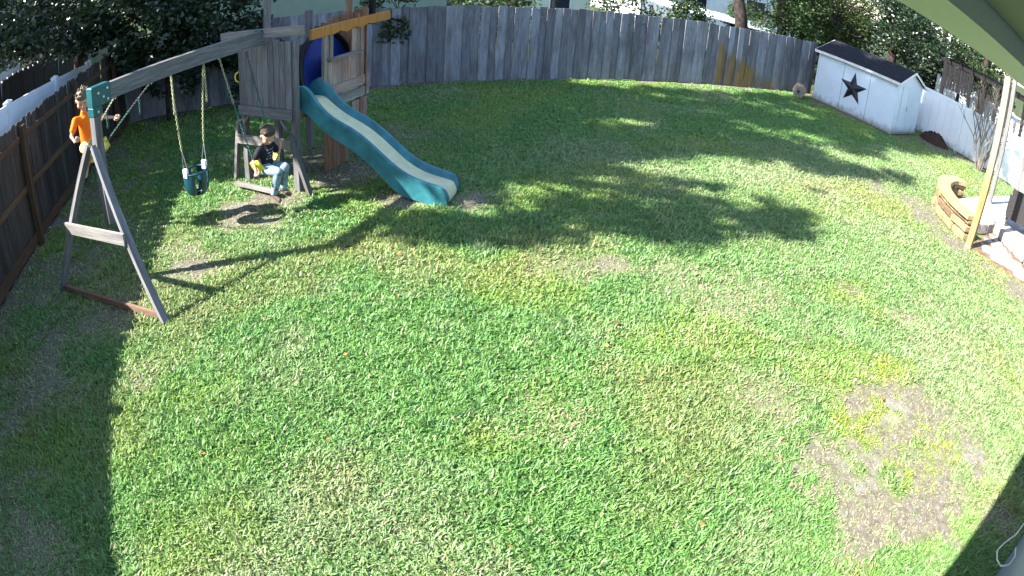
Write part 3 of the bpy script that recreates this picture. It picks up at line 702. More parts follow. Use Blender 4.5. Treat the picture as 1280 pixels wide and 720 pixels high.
# ------------------------------------------------------------------ swings
def chain_mesh(a, b, m, parent, name='chain', link_l=.038, r=.0052, sag=0.0):
    a = Vector(a); b = Vector(b); d = b-a; L = d.length; n = max(2, int(L/(link_l*.8))); d.normalize()
    x = d.orthogonal().normalized(); y = d.cross(x); mb = MB()
    for i in range(n):
        t = (i+.5)/n; c = a+(b-a)*t+Vector((0, 0, -sag*4*t*(1-t))); k = x if i % 2 else y
        mb.torus(c, d, k, link_l*.56, link_l*.30, r, 8, 4)
    return mb.build(name, m, parent, True)
def build_bucket():
    root = empty('bucket_swing', pw(-.04, -1.42, 0), PRZ, 'dark green bucket swing hanging empty on pale chains', 'swing')
    b = MB(); n = 24; vs = []; prof = [(.155, .74), (.165, .75), (.17, .73), (.166, .60), (.15, .50), (.12, .45), (.07, .43)]
    # shell with two leg openings at the front: faces skipped there
    for r, z in prof:
        for i in range(n): a = 2*math.pi*i/n; vs.append((math.cos(a)*r, math.sin(a)*r*1.05, z))
    ni = len(vs)
    for r, z in prof:
        for i in range(n): a = 2*math.pi*i/n; vs.append((math.cos(a)*(r-.014), math.sin(a)*(r-.014)*1.05, z+.006))
    fs = []; k = len(prof)
    hole = lambda i, j: 2 < j+1 <= 5 and (i in (0, 1, 22, 23, 2, 21, 10, 11, 12, 13, 9, 14)) and j >= 2 and not (i in (23, 0, 11, 12))
    for j in range(k-1):
        for i in range(n):
            if hole(i, j): continue
            i2 = (i+1) % n; fs += [(j*n+i, (j+1)*n+i, (j+1)*n+i2, j*n+i2), (ni+j*n+i, ni+j*n+i2, ni+(j+1)*n+i2, ni+(j+1)*n+i)]
    fs.append(tuple(range((k-1)*n, k*n)))
    o = b.add(vs, fs).build('seat', M['navy'], root, True); md = o.modifiers.new('thick', 'SOLIDIFY'); md.thickness = .006
    MB().torus((0, 0, .74), (1, 0, 0), (0, 1, 0), .163, .171, .012, 28, 6).build('rim', M['navy'], root, True)
    for s in (-1, 1):
        y = s*.165; MB().cbox(-.035, .035, y-.02, y+.02, .70, .82, .008).build('tab', M['white_tab'], root)
        tri = MB(); tp = (0, s*.19, 1.05); tri.tube([(-.045, y, .80), tp], .005, 6); tri.tube([(.045, y, .80), tp], .005, 6); tri.build('hanger', M['steel'], root)
        chain_mesh(tp, (.0, s*.27, 2.05), M['chain'], root); chain_mesh((.012, s*.27, 2.04), (.02, s*.275+.01, 1.55), M['chain'], root)
        MB().torus((0, s*.27, 2.05), (1, 0, 0), (0, 0, 1), .02, .03, .005, 10, 5).build('hook', M['steel'], root)
build_bucket()
def sling(root, off, ang, half, m):
    """flexible belt seat: a strap sagging between its two ends, tilted by ang about the beam axis"""
    n = 14; vs = []; fs = []; Rm = Matrix.Rotation(ang, 3, 'Y')
    for i in range(n+1):
        t = i/n*2-1; y = half*t*(1-.06*t*t); z = .22*abs(t)**2.2; w = .095*(1-.2*abs(t)**6)
        ny = Vector((0, 1, (.22*2.2)*abs(t)**1.2*(1 if t > 0 else -1)/half)).normalized(); nn = Vector((0, -ny.z, ny.y))
        for sx, st in ((-w, 0), (w, 0), (w, 1), (-w, 1)):
            p = Vector((sx, y, z)) - nn*(.012*st); vs.append(Rm@p+Vector(off))
    for i in range(n):
        for k in range(4): fs.append((i*4+k, i*4+(k+1) % 4, i*4+4+(k+1) % 4, i*4+4+k))
    fs += [(3, 2, 1, 0), (n*4, n*4+1, n*4+2, n*4+3)]
    MB().add(vs, fs).build('seat', m, root, True)
    return [Rm@Vector((0, s*half*.94, .21))+Vector(off) for s in (-1, 1)]
def build_belt_swing(x, ymid, z, ya, yb, ang, label, half=.215):
    root = empty('belt_swing', pw(x, ymid, 0), PRZ, label, 'swing')
    e = sling(root, (0, 0, z), ang, half, M['yellow'])
    for k, (p, yy) in enumerate(zip(e, (ya, yb))):
        top = Vector((-.045-x, yy-ymid, 2.05)); mid = p+(top-p)*.55
        chain_mesh(p, mid, M['chain_g'], root); chain_mesh(mid, top, M['chain_x'] if k else M['chain_d'], root)
        q = mid+(top-mid)*.45; chain_mesh(q, q+Vector((.0, .0, -.2)), M['chain_g'], root)
        MB().torus(top, (1, 0, 0), (0, 0, 1), .02, .03, .005, 10, 5).build('hook', M['steel'], root)
    return root
build_belt_swing(.52, -.62, .50, -.87, -.38, R(-18), 'yellow belt swing under the child in dark shirt beside the ladder')
build_belt_swing(-1.33, -2.27, 1.12, -2.54, -1.99, R(50), 'yellow belt swing swung high beneath the child in orange')

# ------------------------------------------------------------------ children
def capsule(mb, a, b, ra, rb, seg=10):
    a = Vector(a); b = Vector(b); d = (b-a); L = max(d.length, 1e-4); d.normalize(); pts = []; rad = []
    for t in (-.98, -.8, -.45, 0): pts.append(a+d*ra*t); rad.append(ra*math.sqrt(max(0, 1-t*t)))
    for t in (0, .45, .8, .98): pts.append(b+d*rb*t); rad.append(rb*math.sqrt(max(0, 1-t*t)))
    if L < 2e-3: pts = [p for i, p in enumerate(pts) if i != 4]; rad = [r for i, r in enumerate(rad) if i != 4]
    mb.tube(pts, rad, seg)
def fused(name, mb, m, parent, vox, smooth=4):
    o = mb.build(name, m, parent)
    r = o.modifiers.new('fuse', 'REMESH'); r.mode = 'VOXEL'; r.voxel_size = vox; r.use_smooth_shade = True
    s = o.modifiers.new('soften', 'SMOOTH'); s.factor = .5; s.iterations = smooth
    return o
def hand(mb, w, d, nrm, s=1.0):
    """palm and five fingers closed round a chain: w wrist, d direction of the palm, nrm the side the fingers curl to"""
    w = Vector(w); d = Vector(d).normalized(); nrm = Vector(nrm); nrm = (nrm-d*nrm.dot(d)).normalized(); side = d.cross(nrm)
    capsule(mb, w, w+d*.045*s, .019*s, .021*s)
    for k, (o, l) in enumerate(((-.024, .9), (-.008, 1.0), (.008, .95), (.023, .78))):
        r = .0072*s; p0 = w+d*.05*s+side*o*s; p1 = p0+d*.022*l*s+nrm*.012*s; p2 = p1+nrm*.022*l*s-d*.004*s; p3 = p2-d*.02*l*s+nrm*.002*s
        capsule(mb, p0-d*.01*s, p1, r*1.1, r, 7); capsule(mb, p1, p2, r, r*.95, 7); capsule(mb, p2, p3, r*.95, r*.8, 7)
    t0 = w+d*.014*s-side*.02*s; t1 = t0-side*.016*s+d*.018*s+nrm*.012*s; t2 = t1+d*.016*s+nrm*.02*s+side*.008*s
    capsule(mb, t0, t1, .0095*s, .0085*s, 7); capsule(mb, t1, t2, .0085*s, .007*s, 7)
def child(name, loc, rz, label, J, hs, mats, hair_fn, shorts=False):
    """J: joint positions, x = the way the child faces, origin at the seat"""
    root = empty(name, loc, rz, label, 'person'); V_ = Vector
    b = MB()
    for a_, b_, ra, rb in (('pelvis', 'belly', .085, .082), ('belly', 'chest', .082, .088), ('chest', 'neck', .07, .038), ('neck', 'headb', .04, .042)): capsule(b, J[a_], J[b_], ra, rb)
    for s in 'lr':
        capsule(b, J['chest'], J['sh'+s], .055, .042); capsule(b, J['sh'+s], J['el'+s], .036, .028); capsule(b, J['el'+s], J['wr'+s], .027, .018)
        hand(b, J['wr'+s], J['hd'+s], J['hn'+s], hs*.95)
        capsule(b, J['pelvis'], J['hip'+s], .075, .066); capsule(b, J['hip'+s], J['kn'+s], .062, .044); capsule(b, J['kn'+s], J['an'+s], .042, .026)
        capsule(b, J['an'+s], J['to'+s], .028, .024)
    hc = V_(J['head']); q = J['hrot']                                    # head: skull, jaw, nose, ears, lips
    def H(x, y, z): return hc+q@V_((x*hs, y*hs, z*hs))
    capsule(b, H(-.012, 0, .022), H(.012, 0, .018), .082*hs, .076*hs, 14); capsule(b, H(.03, 0, -.045), H(.0, 0, -.02), .05*hs, .066*hs, 12)
    capsule(b, H(.075, 0, -.005), H(.088, 0, -.024), .011*hs, .015*hs, 8)
    capsule(b, H(.07, -.016, -.052), H(.07, .016, -.052), .011*hs, .011*hs, 8)
    for s in (-1, 1):
        capsule(b, H(-.006, s*.076, .008), H(-.008, s*.08, -.014), .0135*hs, .01*hs, 8); capsule(b, H(.046, s*.036, -.028), H(.04, s*.038, -.034), .032*hs, .032*hs, 8)
    fused('body', b, M['skin'], root, .0052, 3)
    for s in (-1, 1):
        e = MB(); e.ell(H(.0745, s*.030, .004), (.0065*hs, .0075*hs, .0055*hs), 10, 6); e.build('eye', M['eye'], root, True)
    c = MB()                                                            # shirt with short sleeves
    for a_, b_, ra, rb in (('pelvis', 'belly', .098, .097), ('belly', 'chest', .097, .104), ('chest', 'neckb', .088, .05)): capsule(c, J[a_], J[b_], ra, rb, 14)
    for s in 'lr':
        sh, el = V_(J['sh'+s]), V_(J['el'+s]); capsule(c, J['chest'], sh, .068, .056, 12); capsule(c, sh, sh+(el-sh)*.62, .054, .051, 12)
    fused('shirt', c, mats['shirt'], root, .009, 3)
    p = MB()
    capsule(p, J['pelvis'], V_(J['pelvis'])+V_((0, 0, .03)), .094, .09, 12)
    for s in 'lr':
        capsule(p, J['pelvis'], J['hip'+s], .09, .078, 12); capsule(p, J['hip'+s], J['kn'+s], .076, .06, 12)
        kn, an = V_(J['kn'+s]), V_(J['an'+s])
        if shorts: continue
        capsule(p, kn, kn+(an-kn)*.45, .059, .054, 12); capsule(p, kn+(an-kn)*.45, kn+(an-kn)*.92, .053, .052, 12)
    fused('trousers', p, mats['pants'], root, .01, 3)
    for s in 'lr':
        f = MB(); an, to = V_(J['an'+s]), V_(J['to'+s]); capsule(f, an+(an-to)*.25+V_((0, 0, -.012)), to+V_((0, 0, -.004)), .038, .034, 10); capsule(f, an+V_((0, 0, .012)), an+V_((0, 0, -.01)), .036, .036, 10)
        fused('shoe', f, mats['shoe'], root, .008, 2)
    h = MB(); hair_fn(h, H, hs); fused('hair', h, mats['hair'], root, .0065, 1)
    return root
def hair_short(h, H, hs):
    capsule(h, H(-.02, 0, .034), H(-.004, 0, .046), .086*hs, .078*hs, 14); capsule(h, H(-.045, 0, .0), H(-.05, 0, -.03), .06*hs, .045*hs, 12)
    for k in range(-4, 5): capsule(h, H(.05, k*.0145, .078-.0006*k*k), H(.079-.0016*k*k, k*.016, .044+.0006*k*k), .013*hs, .0075*hs, 6)
    for s in (-1, 1): capsule(h, H(-.015, s*.07, .045), H(-.012, s*.076, .016), .018*hs, .01*hs, 8)
def hair_messy(h, H, hs):
    hair_short(h, H, hs); rg = random.Random(3)
    for k in range(46):
        a = rg.uniform(0, 6.28); e = rg.uniform(-.05, 1.4); d = Vector((math.cos(a)*math.cos(e), math.sin(a)*math.cos(e), math.sin(e)))
        if d.x > .45 and d.z < .5: continue
        p = Vector((-.012, 0, .03))+d*.075; q = p+d*rg.uniform(.02, .045)+Vector((rg.uniform(-.02, .02), rg.uniform(-.02, .02), rg.uniform(-.015, .01)))
        capsule(h, H(*p), H(*q), .013*hs, .006*hs, 6)
J2 = dict(pelvis=(-.02, 0, .075), belly=(-.045, 0, .17), chest=(-.035, 0, .285), neckb=(-.025, 0, .365), neck=(-.015, 0, .40), headb=(.0, 0, .44), head=(.03, -.01, .50), hrot=Quaternion((0, 0, 1), R(-28)) @ Quaternion((0, 1, 0), R(24)),
    shl=(-.035, .115, .325), ell=(.02, .185, .21), wrl=(.045, .205, .31), hdl=(.0, .1, 1), hnl=(1, .1, -.2),
    shr=(-.035, -.115, .325), elr=(-.075, -.195, .20), wrr=(-.02, -.22, .10), hdr=(.35, -.25, -1), hnr=(.6, -.8, .1),
    hipl=(.02, .07, .065), knl=(.225, .075, .075), anl=(.165, .08, -.235), tol=(.25, .09, -.29), hipr=(.02, -.07, .065), knr=(.235, -.07, .06), anr=(.13, -.075, -.255), tor=(.225, -.085, -.315))
child('person', pw(.52, -.62, .50), PRZ, 'child in black printed shirt and jeans sitting on the yellow swing by the ladder', J2, 1.16,
      dict(shirt=M['print'], pants=M['jeans'], shoe=M['shoe'], hair=M['hair_dk']), hair_short)
J1 = dict(pelvis=(-.0, 0, .09), belly=(-.01, 0, .21), chest=(-.01, 0, .36), neckb=(-.005, -.005, .45), neck=(.0, -.005, .485), headb=(.01, -.01, .53), head=(.02, -.015, .60), hrot=Quaternion((0, 0, 1), R(-30)) @ Quaternion((0, 1, 0), R(22)),
    shl=(.0, .13, .40), ell=(.16, .20, .33), wrl=(.36, .215, .335), hdl=(1, .05, .25), hnl=(.2, .5, -.8),
    shr=(-.01, -.13, .40), elr=(.02, -.225, .26), wrr=(.12, -.235, .21), hdr=(1, .1, .35), hnr=(-.2, .6, .8),
    hipl=(.04, .075, .075), knl=(.27, .08, .05), anl=(.06, .085, -.17), tol=(.03, .095, -.25), hipr=(.04, -.075, .075), knr=(.25, -.08, .04), anr=(.03, -.085, -.17), tor=(.0, -.095, -.25))
for k_, v_ in J1.items():
    if k_ != 'hrot' and not k_.startswith('h') or k_ in ('head', 'headb', 'hipl', 'hipr'): J1[k_] = tuple(c*1.2 for c in v_)
child('person', pw(-1.42, -2.27, 1.17), PRZ, 'child in bright orange shirt swinging behind the swing set post', J1, 1.3, 
      dict(shirt=M['orange'], pants=M['shorts'], shoe=M['shoe_p'], hair=M['hair_lt']), hair_messy, True)

# ------------------------------------------------------------------ patio on the right
def build_patio():
    root = empty('patio', (0, 0, 0), 0, 'pale paver patio with a raised slab at the right edge', None, None, 'structure')
    low = [(10.82, 4.0), (11.6, 4.2), (12.85, 4.35), (12.15, 3.05), (12.05, -.2), (11.5, -.2), (11.1, 2.6)]
    MB().prism(low, -.06, .004).build('bedding', M['stone_r'], root)
    lx = np.array([p[0] for p in low]); a = R(-60); ca, sa = math.cos(a), math.sin(a); ms = []
    for w, l in ((.235, .155), (.235, .235), (.315, .235)):
        ms.append((MB().cbox(-w/2, w/2, -l/2, l/2, -.03, .018, .006).mesh('paver', [M['paver']]), w, l))
    row = 0; v = -6.0
    while v < 6:
        me, w, l = ms[[0, 1, 2, 1][row % 4]]; l = .238; u = -8-.1*row
        while u < 8:
            k = [1, 2][random.random() < .5]; me, w, l = ms[k]
            cx, cy = 12.0+ca*(u+w/2)-sa*v, 2.5+sa*(u+w/2)+ca*v
            cs = np.array([[cx+ca*du-sa*dv, cy+sa*du+ca*dv] for du in (-w/2, w/2) for dv in (-l/2, l/2)])
            if inpoly(cs[:, 0], cs[:, 1], low).all() and cy > .5:
                o = link('paver', me, None, root, (cx, cy, random.uniform(-.003, .003)), (random.gauss(0, .004), random.gauss(0, .004), a+random.gauss(0, .006)))
            u += w+.006
        v += .241; row += 1
    up = [(11.75, 4.55), (12.95, 4.42), (12.3, 3.1), (12.2, -.2), (19.4, -.2), (19.4, 5.35), (14.0, 5.5), (12.6, 5.45), (12.0, 5.1)]
    MB().prism(up, -.05, .2).build('slab', M['slab'], root)
    edge = [(11.72, 4.50), (12.3, 4.38), (12.9, 4.38), (12.62, 3.85), (12.28, 3.1), (12.2, 2.2), (12.15, 1.2)]  # riser blocks
    for i in range(len(edge)-1):
        p, q = Vector((*edge[i], 0)), Vector((*edge[i+1], 0)); d = q-p; L = d.length; n = max(1, round(L/.38))
        for k in range(n):
            a_, b_ = p+d*(k/n+.012), p+d*((k+1)/n-.012)
            M4, l = frame_between(a_+Vector((0, 0, .11)), b_+Vector((0, 0, .11)), side=(0, 0, 1))
            MB().cbox(-.1, .108, -.09, .09, 0, l, .015).build('riser_block', M['kerb'], root, mat4=M4)
    return root
build_patio()
def build_stone_wall():
    pts = [(10.98, 4.22), (11.12, 4.62), (11.35, 5.0), (11.68, 5.38), (12.12, 5.68), (12.62, 5.85), (13.1, 5.85), (13.45, 5.7)]
    root = empty('stone_wall', (11.3, 5.0, 0), 0, 'low curved tan stone seat wall at the patio corner', 'wall'); O = Vector((11.3, 5.0, 0))
    P = [Vector((*p, 0)) for p in pts]; seg = []
    for i in range(len(P)-1): seg.append((P[i+1]-P[i]).length)
    tot = sum(seg)
    def at(s):
        for i, l in enumerate(seg):
            if s <= l or i == len(seg)-1: t = s/l; return P[i].lerp(P[i+1], t), (P[i+1]-P[i]).normalized()
            s -= l
    for course, (z0, z1) in enumerate(((-.03, .15), (.157, .31), (.317, .425))):
        s = -.16*course
        while s < tot-.05:
            l = random.uniform(.26, .5); a = max(s, 0); b = min(s+l, tot)
            if b-a > .08:
                c, d = at((a+b)/2); n = Vector((-d.y, d.x, 0)); dep = random.uniform(.09, .15)
                M4 = Matrix(((d.x, n.x, 0, c.x-O.x+n.x*random.uniform(-.015, .02)), (d.y, n.y, 0, c.y-O.y), (0, 0, 1, 0), (0, 0, 0, 1)))
                MB().cbox(-(b-a)/2+.008, (b-a)/2-.008, -dep, dep, z0, z1, .03).build('stone', M['stone'] if random.random() < .72 else M['stone_r'], root, mat4=M4)
            s += l
    s = 0; n_ = 9
    for k in range(n_):
        a, b = tot*k/n_, tot*(k+1)/n_; (p0, d0), (p1, d1) = at(a), at(b); n0, n1 = Vector((-d0.y, d0.x, 0)), Vector((-d1.y, d1.x, 0))
        e = (p1-p0).normalized()*.008
        q = [p0+e-n0*.17, p1-e-n1*.17, p1-e+n1*.17, p0+e+n0*.17]; q = [(v-O) for v in q]
        MB().prism([(v.x, v.y) for v in q], .43, .515).build('cap_stone', M['stone_c'], root)
build_stone_wall()
pp = empty('patio_post', (10.76, 4.05, 0), 0, 'yellow pine patio post in front of the stone wall', 'post', 'patio posts')
plank('shaft', (0, 0, -.02), (0, 0, 3.35), .135, .135, M['patio_post'], pp, side=(1, .1, 0)); plank('base_shoe', (0, 0, 0), (0, 0, .03), .142, .142, M['steel'], pp, side=(1, .1, 0))
pp = empty('patio_post', (14.25, 5.15, .2), 0, 'grey pine patio post behind the stone wall', 'post', 'patio posts')
plank('shaft', (0, 0, -.02), (0, 0, 3.2), .11, .11, M['post_grey'], pp, side=(1, .1, 0)); plank('base_shoe', (0, 0, 0), (0, 0, .05), .125, .125, M['steel'], pp, side=(1, .1, 0))
pp = empty('patio_post', (17.0, 5.3, .2), 0, 'farthest grey patio post near the white fence', 'post', 'patio posts')
plank('shaft', (0, 0, -.02), (0, 0, 3.2), .11, .11, M['post_grey'], pp, side=(1, .1, 0)); plank('base_shoe', (0, 0, 0), (0, 0, .05), .125, .125, M['steel'], pp, side=(1, .1, 0))
def build_wicker():
    root = empty('wicker_chair', (13.62, 4.0, .2), R(20), 'dark woven wicker chair on the raised patio', 'chair')
    for x in (-.3, .3):
        for y in (-.3, .3): MB().cbox(x-.025, x+.025, y-.025, y+.025, 0, .3, .004).build('leg', M['wicker'], root)
    def woven(name, x0, x1, y0, y1, z0, z1, ax):
        m = MB(); m.cbox(x0, x1, y0, y1, z0, z1, .015); n = int((z1-z0)/.028)
        for i in range(n):
            z = z0+(i+.5)*(z1-z0)/n; e = .006
            m.cbox(x0-e, x1+e, y0-e, y1+e, z-.009, z+.009, .004)
        m.build(name, M['wicker'], root)
    woven('seat', -.31, .31, -.31, .31, .3, .4, 0); woven('backrest', -.36, -.30, -.33, .33, .2, .88, 0)
    woven('arm', -.3, .33, -.36, -.29, .2, .62, 0); woven('arm', -.3, .33, .29, .36, .2, .62, 0)
build_wicker()
el = MB(); el.tube([(0, 0, .03), (0, 0, .1), (.02, -.0, .14), (.06, -.01, .165), (.13, -.02, .17)], [.075, .075, .076, .075, .075], 14, cap=True)
tag(el.build('pipe_elbow', M['white_tab'], None, True, loc=(9.85, 2.0, 0)), 'white plastic drain pipe elbow at the lawn edge', 'pipe')

# ------------------------------------------------------------------ the house the view is taken from
def build_house():
    a = math.atan2(.1, 1); root = empty('house', (0, -.22, 0), a, 'house with olive eave at top right and grey wall below', 'house')
    MB().box(-1.6, 11.0, -.3, 0, -.05, 3.6).build('wall', M['housewall'], root, loc=(0, -.17, 0), rot=(0, 0, -a+R(2)))
    # eave timber and soffit: they drop a little toward the patio
    e = empty('eave', (0, 0, 0)); e.parent = root
    z = lambda x: 3.402-.045*x
    def beam(y0, y1, h0, h1, name, m):
        b = MB(); vs = []
        for x in (-6.5, 4.5): vs += [(x, y0, z(x)+h0), (x, y1, z(x)+h0), (x, y1, z(x)+h1), (x, y0, z(x)+h1)]
        b.add(vs, [(0, 3, 2, 1), (4, 5, 6, 7), (0, 1, 5, 4), (1, 2, 6, 5), (2, 3, 7, 6), (3, 0, 4, 7)]); b.build(name, m, e)
    beam(.42, .565, 0, .17, 'fascia_beam', M['fascia']); beam(.0, .415, .03, .05, 'soffit', M['soffit']); beam(.3, .60, .175, .2, 'roof_edge', M['roof_blue'])
build_house()
cb = MB(); cb.tube([(2.06, -.05, 2.05), (1.98, -.05, 2.02), (1.92, -.03, 2.0), (1.86, -.025, 2.0), (1.825, -.05, 2.0), (1.83, -.085, 1.99), (1.87, -.115, 1.99), (1.92, -.115, 2.0), (1.96, -.09, 2.0)], .0035, 6)
tag(cb.build('cable', M['cable'], None, True), 'thin white cable loop sticking out from the house wall', 'cable')

# ------------------------------------------------------------------ trees, shrubs
def leaf_cloud(name, clumps, n, size, m, parent, flat=.35, seed=0, droop=0.0):
    rg = np.random.default_rng(seed); c = np.array([k[:3] for k in clumps]); r = np.array([k[3] for k in clumps]); wts = r**2.2; wts /= wts.sum()
    i = rg.choice(len(clumps), n, p=wts); d = rg.normal(size=(n, 3)); d /= np.linalg.norm(d, axis=1)[:, None]
    rad = rg.random(n)**.45; tw = np.array([c[i][:, 0]*.7, c[i][:, 1]*.7]).T
    p = c[i]+d*(rad*r[i])[:, None]*np.array([1, 1, .8]); nz = vnoise(p[:, 0]*1.0+p[:, 2]*.7, p[:, 1]+p[:, 2]*.9, 2.6, seed+5)
    keep = nz > .33; p = p[keep]; d = d[keep]; n = len(p)
    a = rg.normal(size=(n, 3)); a[:, 2] = a[:, 2]*flat-droop; a /= np.linalg.norm(a, axis=1)[:, None]
    b = np.cross(a, rg.normal(size=(n, 3))); b /= np.linalg.norm(b, axis=1)[:, None]; nn = np.cross(a, b)
    s = size*(.6+.8*rg.random(n))[:, None]
    V = np.empty((n, 4, 3)); V[:, 0] = p; V[:, 1] = p+a*s*.5+b*s*.27+nn*s*.06; V[:, 2] = p+a*s; V[:, 3] = p+a*s*.5-b*s*.27+nn*s*.06
    me = bpy.data.meshes.new(name); me.vertices.add(n*4); me.vertices.foreach_set('co', V.ravel())
    f = (np.arange(n)*4)[:, None]+np.array([0, 1, 2, 0, 2, 3]); me.loops.add(n*6); me.loops.foreach_set('vertex_index', f.ravel().astype(np.int32))
    me.polygons.add(n*2); me.polygons.foreach_set('loop_start', (np.arange(n*2)*3).astype(np.int32))
    at = me.attributes.new('tint', 'FLOAT', 'POINT'); at.data.foreach_set('value', np.repeat(rg.random(n)**1.3, 4))
    me.update(calc_edges=True); return link(name, me, m, parent)
def branchy(mb, p, d, L, r, depth, rg, spread=.55, up=.15, seg=4, taper=.62):
    p = Vector(p); d = Vector(d).normalized(); pts = [p]; rad = [r]
    for i in range(seg):
        d = (d+Vector((rg.uniform(-1, 1), rg.uniform(-1, 1), rg.uniform(-.6, .8)))*.16+Vector((0, 0, up*.2))).normalized()
        p = p+d*L/seg; pts.append(p); rad.append(r*(1-(1-taper)*(i+1)/seg))
    mb.tube(pts, rad, 7 if r > .03 else 5); tips = [p]
    if depth > 0:
        for k in range(rg.choice((2, 3))):
            ax = Vector((rg.uniform(-1, 1), rg.uniform(-1, 1), rg.uniform(-.3, .6))).normalized(); nd = (d+ax*spread*1.4).normalized()
            tips += branchy(mb, p if k else pts[-2], nd, L*rg.uniform(.6, .8), r*taper*rg.uniform(.75, .95), depth-1, rg, spread, up, seg, taper)
    return tips
def tree(name, base, label, trunk_pts, trunk_r, clumps, n, size, lm, bm='bark', seed=1, group=None, limbs=6, droop=.0, cat='tree'):
    root = empty(name, base, 0, label, cat, group); rg = random.Random(seed); B = Vector(base); mb = MB()
    tp = [Vector(p)-B for p in trunk_pts]; rs = [trunk_r*(1-.65*i/(len(tp)-1)) for i in range(len(tp))]; rs[0] *= 1.25; mb.tube(tp, rs, 12)
    cs = sorted(clumps, key=lambda c: -c[3])[:limbs*2]
    for c in cs[:limbs]:
        q = Vector(c[:3])-B; k = min(range(len(tp)), key=lambda i: abs(tp[i].z-q.z*.85)); s = tp[max(k, 1)]
        mid = s.lerp(q, .5)+Vector((rg.uniform(-.3, .3), rg.uniform(-.3, .3), .25)); mb.tube([s, s.lerp(mid, .5), mid, q], [rs[k]*.6, rs[k]*.45, rs[k]*.3, .03], 8)
        for _ in range(3): branchy(mb, mid.lerp(q, rg.random()), (rg.uniform(-1, 1), rg.uniform(-1, 1), rg.uniform(-.3, .7)), c[3]*.8, max(.02, rs[k]*.15), 1, rg)
    mb.build('trunk', M[bm], root, True)
    o = leaf_cloud('crown', [(c[0]-B.x, c[1]-B.y, c[2]-B.z, c[3]) for c in clumps], n, size, M[lm], root, .5, seed, droop)
    return root
def rclumps(seed, n, cx, cy, cz, rx, ry, rz, r0, r1):
    rg = random.Random(seed); out = []
    for _ in range(n):
        while True:
            u, v, w = (rg.uniform(-1, 1) for _ in range(3))
            if u*u+v*v+w*w < 1: break
        out.append((cx+u*rx, cy+v*ry, cz+w*rz, rg.uniform(r0, r1)))
    return out
# the corner tree whose skirts hang over the fences at top left
cl = [(-6.0, b_, (a_+6)/1.25, .8) for a_, b_ in ((-1.2, 9.6), (-.2, 9.7), (.8, 9.9), (-1.3, 10.6), (-.3, 10.8), (.8, 11.0), (1.6, 10.6), (-1.0, 11.7), (.2, 11.9), (1.2, 12.0), (-.6, 12.8), (.7, 13.0), (2.0, 12.8))]+rclumps(3, 34, -4.6, 15.0, 3.5, 3.0, 1.8, 1.3, .55, .95)+[(-2.6, 13.9, 2.3, .6), (-3.3, 13.6, 2.1, .6), (-1.5, 14.3, 2.5, .55), (-.6, 14.4, 2.45, .4), (-4.2, 13.0, 2.4, .7), (-5.0, 11.9, 2.7, .7), (-5.3, 10.8, 3.2, .7), (.3, 14.6, 2.4, .35), (-2.0, 13.6, 2.0, .45)]+rclumps(77, 26, -2.2, 13.2, 2.4, 2.3, .8, .6, .4, .6)+rclumps(79, 20, -2.4, 12.9, 1.75, 1.3, .5, .5, .3, .45)+rclumps(80, 14, -5.2, 12.6, 2.9, 1.2, 2.2, .6, .45, .7)+rclumps(78, 30, -3.2, 12.8, 6.0, 2.6, 2.2, 1.8, .7, 1.1)
tree('broadleaf_tree', (-5.2, 15.8, 0), 'dark glossy leaved tree hanging over the back left fence corner', [(-5.2, 15.8, -.1), (-5.1, 15.6, 1.5), (-4.8, 15.2, 3), (-4.5, 15, 4.5)], .24, cl, 100000, .135, 'leaf_dark', seed=3, droop=.25)
# the tall trees out of frame at left whose shade dapples the lawn: shade spot (sx, sy) -> crown clump
def shade(sx, sy, r, x=-7.5): z = (sx-x)/1.25; return (x, sy+.03*z, z, r)
rg_ = random.Random(21); ca_ = []
for sx, sy, r in ((2.2, 6.35, .6), (3.2, 6.6, .7), (4.3, 6.4, .7), (5.2, 6.1, .7), (6.3, 5.85, .6), (7.2, 5.7, .5), (3.0, 7.6, .7), (4.6, 7.5, .6), (1.9, 8.3, .6), (5.6, 7.1, .5), (8.0, 6.3, .3), (2.2, 7.4, .5), (6.9, 6.6, .35)):
    for _ in range(3): ca_.append(shade(sx+rg_.uniform(-.6, .6), sy+rg_.uniform(-.45, .45), r*rg_.uniform(.45, .8), -7.5+rg_.uniform(-.8, .8)))
tree('oak_tree', (-7.8, 9.9, 0), 'oak standing beyond the left fence, nearest the house', [(-7.8, 9.9, -.1), (-7.7, 9.7, 4), (-7.5, 9.0, 7.5), (-7.5, 7.6, 9.5), (-7.5, 6.6, 11)], .28, ca_, 7600, .19, 'leaf_mid', seed=5)
rg_ = random.Random(12); cb_ = []
for sx in np.arange(1.6, 20, 1.25):
    for sy in np.arange(8.9, 13.6, 1.2):
        if rg_.random() < .86: cb_.append(shade(sx+rg_.uniform(-.4, .4), sy+rg_.uniform(-.35, .35), rg_.uniform(.6, .95), -7.5+rg_.uniform(-1.2, 1.2)))
